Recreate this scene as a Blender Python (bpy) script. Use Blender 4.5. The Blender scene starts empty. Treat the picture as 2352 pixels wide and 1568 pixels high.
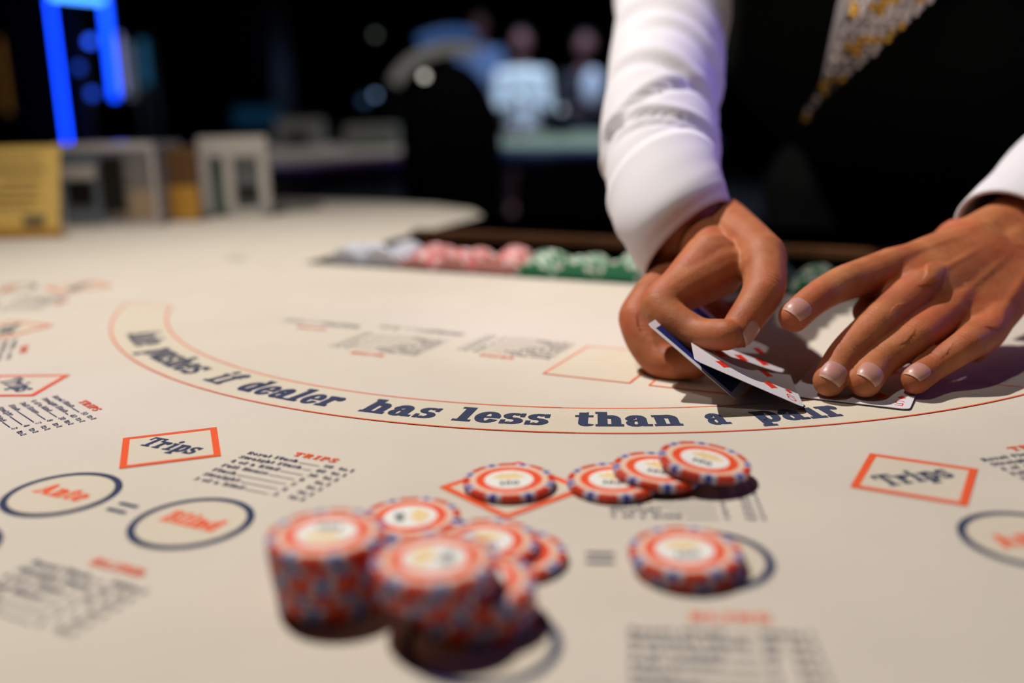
import bpy, bmesh, math, random
import numpy as np
from mathutils import Vector, Matrix
from mathutils.bvhtree import BVHTree
random.seed(7)
PI = math.pi
SC = bpy.context.scene
COL = SC.collection
T = 0.78                      # height of the felt above the floor

# ------------------------------------------------------------------ camera
F, PITCH, ROLL, H = 2285.3, 0.24147, -0.0212, 0.165
CAM = np.array([0.0, 0.0, T + H])
_f = np.array([0, math.cos(PITCH), -math.sin(PITCH)])
_r = np.array([1.0, 0, 0]); _u = np.cross(_r, _f)
R_ = math.cos(ROLL) * _r + math.sin(ROLL) * _u
U_ = -math.sin(ROLL) * _r + math.cos(ROLL) * _u
cd = bpy.data.cameras.new('camera'); cam = bpy.data.objects.new('camera', cd); COL.objects.link(cam)
cd.sensor_width = 36.0; cd.lens = F / 2352 * 36.0; cd.clip_start = 0.01; cd.clip_end = 60
cam.matrix_world = Matrix(((R_[0], U_[0], -_f[0], CAM[0]), (R_[1], U_[1], -_f[1], CAM[1]), (R_[2], U_[2], -_f[2], CAM[2]), (0, 0, 0, 1)))
cd.dof.use_dof = True; cd.dof.focus_distance = 0.520; cd.dof.aperture_fstop = 2.6
SC.camera = cam
# ------------------------------------------------------------------ world, lights, exposure
SC.view_settings.view_transform = 'Standard'; SC.view_settings.look = 'None'
SC.view_settings.gamma = 1; SC.view_settings.exposure = 0.0; SC.view_settings.use_curve_mapping = False
wd = bpy.data.worlds.new('world'); SC.world = wd; wd.use_nodes = True
wd.node_tree.nodes['Background'].inputs[0].default_value = (0.35, 0.5, 0.42, 1)
wd.node_tree.nodes['Background'].inputs[1].default_value = 0.0035

def lamp(name, kind, loc, target, energy, color, **kw):
    l = bpy.data.lights.new(name, kind); l.energy = energy; l.color = color
    for k, v in kw.items(): setattr(l, k, v)
    o = bpy.data.objects.new(name, l); COL.objects.link(o); o.location = loc
    o.rotation_euler = (Vector(target) - Vector(loc)).to_track_quat('-Z', 'Y').to_euler()
    return o
# the narrow spotlight over the gaming table, behind and left of the dealer's hands
lamp('table_spotlight', 'SPOT', (-0.54, 1.06, T + 1.58), (0.04, 0.64, T), 150, (1.0, 0.95, 0.88), spot_size=math.radians(88), spot_blend=1.0, shadow_soft_size=0.014)
# violet stage light of the room from behind on the right
lamp('violet_room_light', 'AREA', (1.9, 1.1, T + 0.55), (0.2, 0.7, T + 0.1), 3.0, (0.36, 0.20, 1.0), shape='DISK', size=0.5)
lamp('dealer_spotlight', 'SPOT', (-0.55, 0.05, T + 1.55), (0.17, 0.74, T + 0.15), 34, (1.0, 0.93, 0.86), spot_size=math.radians(22), spot_blend=0.7, shadow_soft_size=0.03)
lamp('violet_sleeve_light', 'SPOT', (1.15, 0.95, T + 0.62), (0.14, 0.80, T + 0.25), 26.0, (0.22, 0.16, 1.0), spot_size=math.radians(26), spot_blend=0.8, shadow_soft_size=0.08)  # extra narrow spot, added to turn the sleeve's right side violet
# lights over the other tables in the hall
lamp('hall_light', 'SPOT', (0.3, 7.2, 2.9), (0.3, 8.2, 0.9), 300, (0.62, 0.78, 1.0), spot_size=math.radians(80), spot_blend=0.6, shadow_soft_size=0.1)
lamp('hall_light', 'SPOT', (-0.7, 3.2, 2.5), (-0.6, 3.2, 0.7), 30, (1.0, 0.93, 0.86), spot_size=math.radians(80), spot_blend=0.6, shadow_soft_size=0.1)
lamp('hall_light', 'SPOT', (0.9, 4.0, 2.5), (0.35, 4.1, 0.7), 75, (0.85, 0.95, 0.95), spot_size=math.radians(70), spot_blend=0.6, shadow_soft_size=0.1)

# ------------------------------------------------------------------ helpers
def ray(px, py): return _f + (px - 1176) / F * R_ - (py - 784) / F * U_
def at(px, py, z=0.0):
    d = ray(px, py); return CAM + d * ((T + z - CAM[2]) / d[2])
def al(px, py, d): return CAM + ray(px, py) * d
def chain(px, py, P, L, far=True):
    d = ray(px, py); o = CAM - P; a = d @ d; b = 2 * d @ o; c = o @ o - L * L; q = b * b - 4 * a * c
    if q < 0: return CAM - d * (b / 2 / a)
    return CAM + d * ((-b + (1 if far else -1) * math.sqrt(q)) / 2 / a)
def nrm(v): v = np.asarray(v, float); return v / np.linalg.norm(v)
PHI = -0.45887; CX, CY = 0.08149, 0.88427
DR = np.array([math.cos(PHI), math.sin(PHI)]); DN = np.array([-DR[1], DR[0]])
def tw(x, y, z=0.0):   # table frame (origin at the centre of the lettered arc) to world
    g = np.array([CX, CY]) + x * DR + y * DN; return np.array([g[0], g[1], T + z])

def newmat(name): m = bpy.data.materials.new(name); m.use_nodes = True; return m, m.node_tree, m.node_tree.nodes['Principled BSDF']
def mat(name, col, rough=0.5, metal=0.0, emit=None, es=0.0, bump=0, bscale=200, noise=0, nscale=30, sss=0, trans=0, spec=0.5, sheen=0):
    m, nt, b = newmat(name); n, l = nt.nodes, nt.links
    b.inputs['Base Color'].default_value = (*col, 1); b.inputs['Roughness'].default_value = rough; b.inputs['Metallic'].default_value = metal
    b.inputs['Specular IOR Level'].default_value = spec
    if emit: b.inputs['Emission Color'].default_value = (*emit, 1); b.inputs['Emission Strength'].default_value = es
    if trans: b.inputs['Transmission Weight'].default_value = trans; b.inputs['IOR'].default_value = 1.2
    if sheen: b.inputs['Sheen Weight'].default_value = sheen
    if sss: b.inputs['Subsurface Weight'].default_value = sss; b.inputs['Subsurface Radius'].default_value = (1, .35, .2); b.inputs['Subsurface Scale'].default_value = 0.004
    tc = n.new('ShaderNodeTexCoord')
    if noise or True:
        nz = n.new('ShaderNodeTexNoise'); nz.inputs['Scale'].default_value = nscale; nz.inputs['Detail'].default_value = 5
        l.new(tc.outputs['Object'], nz.inputs['Vector'])
        mx = n.new('ShaderNodeMixRGB'); mx.blend_type = 'MULTIPLY'; mx.inputs[0].default_value = noise
        mx.inputs[1].default_value = (*col, 1)
        rp = n.new('ShaderNodeMapRange'); rp.inputs[1].default_value = 0.3; rp.inputs[2].default_value = 0.7; rp.inputs[3].default_value = 0.35; rp.inputs[4].default_value = 1.25
        l.new(nz.outputs[0], rp.inputs[0]); l.new(rp.outputs[0], mx.inputs[2]); l.new(mx.outputs[0], b.inputs['Base Color'])
    if bump:
        n2 = n.new('ShaderNodeTexNoise'); n2.inputs['Scale'].default_value = bscale; n2.inputs['Detail'].default_value = 4
        l.new(tc.outputs['Object'], n2.inputs['Vector'])
        bp = n.new('ShaderNodeBump'); bp.inputs['Strength'].default_value = bump; bp.inputs['Distance'].default_value = 0.001
        l.new(n2.outputs[0], bp.inputs['Height']); l.new(bp.outputs[0], b.inputs['Normal'])
    return m
def cloth_mat(name, col, print_=False):
    """printed casino layout cloth: fine diagonal twill threads"""
    m, nt, b = newmat(name); n, l = nt.nodes, nt.links
    b.inputs['Roughness'].default_value = 0.85; b.inputs['Specular IOR Level'].default_value = 0.25
    b.inputs['Sheen Weight'].default_value = 0.9 if print_ else 0.25
    b.inputs['Sheen Roughness'].default_value = 0.35; b.inputs['Sheen Tint'].default_value = (1.0, .88, .72, 1)
    geo = n.new('ShaderNodeNewGeometry')
    w1 = n.new('ShaderNodeTexWave'); w1.inputs['Scale'].default_value = 620; w1.bands_direction = 'DIAGONAL'; w1.inputs['Distortion'].default_value = 0.6
    w2 = n.new('ShaderNodeTexWave'); w2.inputs['Scale'].default_value = 560; w2.bands_direction = 'X'; w2.inputs['Distortion'].default_value = 0.8
    nz = n.new('ShaderNodeTexNoise'); nz.inputs['Scale'].default_value = 900; nz.inputs['Detail'].default_value = 3
    big = n.new('ShaderNodeTexNoise'); big.inputs['Scale'].default_value = 14; big.inputs['Detail'].default_value = 3
    for t in (w1, w2, nz, big): l.new(geo.outputs['Position'], t.inputs['Vector'])
    a = n.new('ShaderNodeMath'); a.operation = 'ADD'; l.new(w1.outputs['Fac'], a.inputs[0]); l.new(w2.outputs['Fac'], a.inputs[1])
    a2 = n.new('ShaderNodeMath'); a2.operation = 'ADD'; l.new(a.outputs[0], a2.inputs[0]); l.new(nz.outputs[0], a2.inputs[1])
    mr = n.new('ShaderNodeMapRange'); mr.inputs[1].default_value = 0.3; mr.inputs[2].default_value = 2.2
    mr.inputs[3].default_value = 0.82 if not print_ else 0.62; mr.inputs[4].default_value = 1.1 if not print_ else 1.25
    l.new(a2.outputs[0], mr.inputs[0])
    mr2 = n.new('ShaderNodeMapRange'); mr2.inputs[3].default_value = 0.93; mr2.inputs[4].default_value = 1.06; l.new(big.outputs[0], mr2.inputs[0])
    mm = n.new('ShaderNodeMath'); mm.operation = 'MULTIPLY'; l.new(mr.outputs[0], mm.inputs[0]); l.new(mr2.outputs[0], mm.inputs[1])
    mx = n.new('ShaderNodeMixRGB'); mx.blend_type = 'MULTIPLY'; mx.inputs[0].default_value = 1; mx.inputs[1].default_value = (*col, 1)
    l.new(mm.outputs[0], mx.inputs[2]); l.new(mx.outputs[0], b.inputs['Base Color'])
    bp = n.new('ShaderNodeBump'); bp.inputs['Strength'].default_value = 0.35; bp.inputs['Distance'].default_value = 0.0002
    l.new(a2.outputs[0], bp.inputs['Height']); l.new(bp.outputs[0], b.inputs['Normal'])
    return m
M = {}
M['felt'] = cloth_mat('beige_cloth', (0.665, 0.592, 0.505))
M['band'] = cloth_mat('yellowish_print', (0.670, 0.588, 0.470))
M['orange'] = cloth_mat('orange_print', (0.92, 0.095, 0.006), True)
M['navy'] = cloth_mat('navy_print', (0.010, 0.028, 0.095), True)
M['olive'] = cloth_mat('olive_print', (0.55, 0.5, 0.33), True)
M['leather'] = mat('black_leather', (0.012, 0.01, 0.01), 0.45, bump=0.2)
M['blackwood'] = mat('dark_wood', (0.006, 0.005, 0.005), 0.4)
M['blackplastic'] = mat('black_plastic', (0.008, 0.008, 0.009), 0.35)
M['brownwood'] = mat('brown_wood', (0.11, 0.045, 0.018), 0.4, noise=.5, nscale=12)
M['white'] = mat('white_card_stock', (0.74, 0.70, 0.74), 0.35)
M['cardred'] = mat('card_red', (0.80, 0.03, 0.015), 0.4)
M['cardblue'] = mat('card_back_blue', (0.012, 0.022, 0.16), 0.4)
M['shirt'] = mat('white_shirt_cotton', (0.66, 0.63, 0.67), 0.85, bump=0.15, bscale=1200, spec=.2)
M['vest'] = mat('black_vest_wool', (0.0028, 0.0035, 0.003), 0.95, spec=0.08)
M['trousers'] = mat('black_trousers', (0.004, 0.004, 0.004), 0.9, spec=.1)
M['hair'] = mat('dark_hair', (0.012, 0.008, 0.006), 0.6)
M['gold'] = mat('gold_bead', (1.0, 0.55, 0.06), 0.25, 0.1)
M['silver'] = mat('silver_bead', (0.85, 0.76, 0.74), 0.25, 0.1)
M['tie'] = mat('grey_tie_cloth', (0.07, 0.06, 0.055), 0.6, 0.2)
M['nail'] = mat('fingernail', (0.50, 0.235, 0.20), 0.38, sss=0.1)
M['nailtip'] = mat('fingernail_edge', (0.58, 0.34, 0.24), 0.4)
M['button'] = mat('pearl_button', (0.7, 0.66, 0.6), 0.3)

def skin_mat(name, base):
    m, nt, b = newmat(name); n, l = nt.nodes, nt.links
    tc = n.new('ShaderNodeTexCoord')
    nz = n.new('ShaderNodeTexNoise'); nz.inputs['Scale'].default_value = 55; nz.inputs['Detail'].default_value = 6
    l.new(tc.outputs['Object'], nz.inputs['Vector'])
    cr = n.new('ShaderNodeValToRGB'); cr.color_ramp.elements[0].position = 0.3; cr.color_ramp.elements[1].position = 0.72
    cr.color_ramp.elements[0].color = (base[0] * .78, base[1] * .58, base[2] * .5, 1); cr.color_ramp.elements[1].color = (base[0] * 1.1, base[1] * 1.15, base[2] * 1.12, 1)
    l.new(nz.outputs[0], cr.inputs[0])
    n3 = n.new('ShaderNodeTexNoise'); n3.inputs['Scale'].default_value = 26; n3.inputs['Detail'].default_value = 2; l.new(tc.outputs['Object'], n3.inputs['Vector'])
    r3 = n.new('ShaderNodeMapRange'); r3.inputs[1].default_value = .42; r3.inputs[2].default_value = .66; r3.inputs[4].default_value = .55; l.new(n3.outputs[0], r3.inputs[0])
    m3 = n.new('ShaderNodeMixRGB'); m3.inputs[2].default_value = (base[0] * 1.05, base[1] * .62, base[2] * .62, 1); l.new(r3.outputs[0], m3.inputs[0]); l.new(cr.outputs[0], m3.inputs[1]); l.new(m3.outputs[0], b.inputs['Base Color'])
    b.inputs['Roughness'].default_value = 0.58; b.inputs['Specular IOR Level'].default_value = 0.3
    b.inputs['Subsurface Weight'].default_value = 0.12; b.inputs['Subsurface Radius'].default_value = (1, .3, .15); b.inputs['Subsurface Scale'].default_value = 0.004
    vo = n.new('ShaderNodeTexVoronoi'); vo.inputs['Scale'].default_value = 700
    n2 = n.new('ShaderNodeTexNoise'); n2.inputs['Scale'].default_value = 260; n2.inputs['Detail'].default_value = 6
    l.new(tc.outputs['Object'], vo.inputs['Vector']); l.new(tc.outputs['Object'], n2.inputs['Vector'])
    ad = n.new('ShaderNodeMath'); ad.operation = 'MULTIPLY_ADD'; ad.inputs[1].default_value = 0.35; l.new(vo.outputs[0], ad.inputs[0]); l.new(n2.outputs[0], ad.inputs[2])
    bp = n.new('ShaderNodeBump'); bp.inputs['Strength'].default_value = 0.35; bp.inputs['Distance'].default_value = 0.0006
    l.new(ad.outputs[0], bp.inputs['Height']); l.new(bp.outputs[0], b.inputs['Normal'])
    return m
M['skin'] = skin_mat('dealer_skin', (0.41, 0.145, 0.060))
M['skinbg'] = mat('guest_skin', (0.16, 0.06, 0.06), 0.8)

def chip_body_mat(base, cA, cB, inner=(0.82, 0.56, 0.42)):
    m, nt, b = newmat('chip_clay'); n, l = nt.nodes, nt.links
    b.inputs['Roughness'].default_value = 0.38
    tc = n.new('ShaderNodeTexCoord'); sp = n.new('ShaderNodeSeparateXYZ'); l.new(tc.outputs['Object'], sp.inputs[0])
    def mth(op, a, c=None):
        q = n.new('ShaderNodeMath'); q.operation = op
        for i, v in ((0, a), (1, c)):
            if v is None: continue
            if isinstance(v, (int, float)): q.inputs[i].default_value = v
            else: l.new(v, q.inputs[i])
        return q.outputs[0]
    ang = mth('ARCTAN2', sp.outputs[1], sp.outputs[0])
    fr = mth('FRACT', mth('ADD', mth('MULTIPLY', ang, 8 / (2 * PI)), 8.0))
    dist = mth('ABSOLUTE', mth('SUBTRACT', fr, 0.5))
    rad = mth('SQRT', mth('ADD', mth('MULTIPLY', sp.outputs[0], sp.outputs[0]), mth('MULTIPLY', sp.outputs[1], sp.outputs[1])))
    spot = mth('LESS_THAN', dist, 0.235); blue = mth('LESS_THAN', dist, 0.085)
    cream = mth('LESS_THAN', rad, 0.0171)
    def mix(fac, a, c):
        q = n.new('ShaderNodeMixRGB'); l.new(fac, q.inputs[0])
        for i, v in ((1, a), (2, c)):
            if isinstance(v, tuple): q.inputs[i].default_value = (*v, 1)
            else: l.new(v, q.inputs[i])
        return q.outputs[0]
    c = mix(blue, mix(spot, base, cA), cB)
    c = mix(cream, c, inner)
    l.new(c, b.inputs['Base Color'])
    return m
M['chip'] = chip_body_mat((0.64, 0.040, 0.004), (0.50, 0.46, 0.55), (0.010, 0.04, 0.36))
M['chipgreen'] = chip_body_mat((0.01, 0.22, 0.10), (0.72, 0.80, 0.70), (0.75, 0.7, 0.6), inner=(0.01, 0.22, 0.10))
M['chippink'] = chip_body_mat((0.78, 0.16, 0.14), (0.88, 0.70, 0.72), (0.88, 0.6, 0.62), inner=(0.78, 0.30, 0.28))
M['chipgrey'] = chip_body_mat((0.62, 0.63, 0.72), (0.70, 0.71, 0.78), (0.6, 0.61, 0.7), inner=(0.62, 0.63, 0.72))
def inlay_mat():
    m, nt, b = newmat('chip_inlay'); n, l = nt.nodes, nt.links
    b.inputs['Roughness'].default_value = 0.42
    tc = n.new('ShaderNodeTexCoord'); ln = n.new('ShaderNodeVectorMath'); ln.operation = 'MULTIPLY'; ln.inputs[1].default_value = (1, 1, 0)
    l.new(tc.outputs['Object'], ln.inputs[0]); le = n.new('ShaderNodeVectorMath'); le.operation = 'LENGTH'; l.new(ln.outputs[0], le.inputs[0])
    d = n.new('ShaderNodeMath'); d.operation = 'DIVIDE'; d.inputs[1].default_value = 0.02; l.new(le.outputs['Value'], d.inputs[0])
    cr = n.new('ShaderNodeValToRGB'); cr.color_ramp.interpolation = 'CONSTANT'
    e = cr.color_ramp.elements; e[0].color = (0.86, 0.84, 0.80, 1); e[1].position = 0.53; e[1].color = (0.86, 0.072, 0.008, 1)
    l.new(d.outputs[0], cr.inputs[0])
    # pale specks of the ring inscription
    vo = n.new('ShaderNodeTexVoronoi'); vo.inputs['Scale'].default_value = 700; l.new(tc.outputs['Object'], vo.inputs['Vector'])
    lt = n.new('ShaderNodeMath'); lt.operation = 'LESS_THAN'; lt.inputs[1].default_value = 0.26; l.new(vo.outputs[0], lt.inputs[0])
    g1 = n.new('ShaderNodeMath'); g1.operation = 'COMPARE'; g1.inputs[1].default_value = 0.615; g1.inputs[2].default_value = 0.042; l.new(d.outputs[0], g1.inputs[0])
    mu = n.new('ShaderNodeMath'); mu.operation = 'MULTIPLY'; l.new(lt.outputs[0], mu.inputs[0]); l.new(g1.outputs[0], mu.inputs[1])
    mx = n.new('ShaderNodeMixRGB'); l.new(mu.outputs[0], mx.inputs[0]); l.new(cr.outputs[0], mx.inputs[1]); mx.inputs[2].default_value = (0.9, 0.5, 0.35, 1)
    l.new(mx.outputs[0], b.inputs['Base Color'])
    return m
M['inlay'] = inlay_mat()
M['chiptext'] = mat('chip_number_ink', (0.06, 0.09, 0.08), 0.5)
M['chipgold'] = mat('chip_palm_gold', (0.84, 0.62, 0.30), 0.5)

def tag(o, label=None, cat=None, group=None, kind=None):
    if label: o['label'] = label
    if cat: o['category'] = cat
    if group: o['group'] = group
    if kind: o['kind'] = kind
    return o
def link(name, me, m=None, parent=None, smooth=False):
    o = bpy.data.objects.new(name, me); COL.objects.link(o)
    if m is not None:
        for q in (m if isinstance(m, (list, tuple)) else [m]): me.materials.append(q)
    if parent is not None:
        o.parent = parent
    if smooth:
        for p in me.polygons: p.use_smooth = True
    return o
def fin(name, bm, m=None, parent=None, smooth=False):
    me = bpy.data.meshes.new(name); bm.to_mesh(me); bm.free(); me.update()
    return link(name, me, m, parent, smooth)
def empty(name, loc, rz=0.0):
    o = bpy.data.objects.new(name, None); COL.objects.link(o); o.location = loc; o.rotation_euler.z = rz; o.empty_display_size = .05; return o
def box(bm, x0, x1, y0, y1, z0, z1, M4=None):
    vs = [bm.verts.new((x, y, z)) for z in (z0, z1) for x, y in ((x0, y0), (x1, y0), (x1, y1), (x0, y1))]
    if M4 is not None:
        for v in vs: v.co = M4 @ v.co
    for f in ((3, 2, 1, 0), (4, 5, 6, 7), (0, 1, 5, 4), (1, 2, 6, 5), (2, 3, 7, 6), (3, 0, 4, 7)): bm.faces.new([vs[i] for i in f])
    return vs
def boxo(name, dims, m, parent=None, bevel=0.0):
    bm = bmesh.new(); box(bm, *dims)
    if bevel: bmesh.ops.bevel(bm, geom=list(bm.edges), offset=bevel, segments=2, affect='EDGES')
    return fin(name, bm, m, parent)
def lathe(bm, prof, n=48, cap=True):
    rings = []
    for r, z in prof:
        rings.append([bm.verts.new((r * math.cos(2 * PI * i / n), r * math.sin(2 * PI * i / n), z)) for i in range(n)] if r > 1e-7 else [bm.verts.new((0, 0, z))])
    for a, b in zip(rings, rings[1:]):
        for i in range(n):
            j = (i + 1) % n
            if len(a) == 1 and len(b) == 1: continue
            if len(a) == 1: bm.faces.new((a[0], b[j], b[i]))
            elif len(b) == 1: bm.faces.new((a[i], a[j], b[0]))
            else: bm.faces.new((a[i], a[j], b[j], b[i]))
def tube(bm, pts, r, n=12):
    pts = [Vector(p) for p in pts]; rings = []
    for i, p in enumerate(pts):
        t = (pts[min(i + 1, len(pts) - 1)] - pts[max(i - 1, 0)]).normalized()
        a = t.orthogonal().normalized() if abs(t.z) > .9 else t.cross(Vector((0, 0, 1))).normalized(); b = t.cross(a)
        rr = r[i] if isinstance(r, (list, tuple)) else r
        rings.append([bm.verts.new(p + a * rr * math.cos(2 * PI * k / n) + b * rr * math.sin(2 * PI * k / n)) for k in range(n)])
    for A, B in zip(rings, rings[1:]):
        for k in range(n): bm.faces.new((A[k], A[(k + 1) % n], B[(k + 1) % n], B[k]))
    bm.faces.new(rings[0][::-1]); bm.faces.new(rings[-1])
def flat(name, polys, mapf, m, parent, st=3e-6):
    """flat printed shapes: 2-D polygons put through mapf"""
    bm = bmesh.new()
    for ip, p in enumerate(polys):
        a = sum(p[i][0] * p[(i + 1) % len(p)][1] - p[(i + 1) % len(p)][0] * p[i][1] for i in range(len(p)))
        if abs(a) < 1e-12: continue
        if a < 0: p = p[::-1]
        dz = (ip % 40) * st
        try: bm.faces.new([bm.verts.new(Vector(mapf(*q)) + Vector((0, 0, dz))) for q in p])
        except ValueError: pass
    return fin(name, bm, m, parent)

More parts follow.
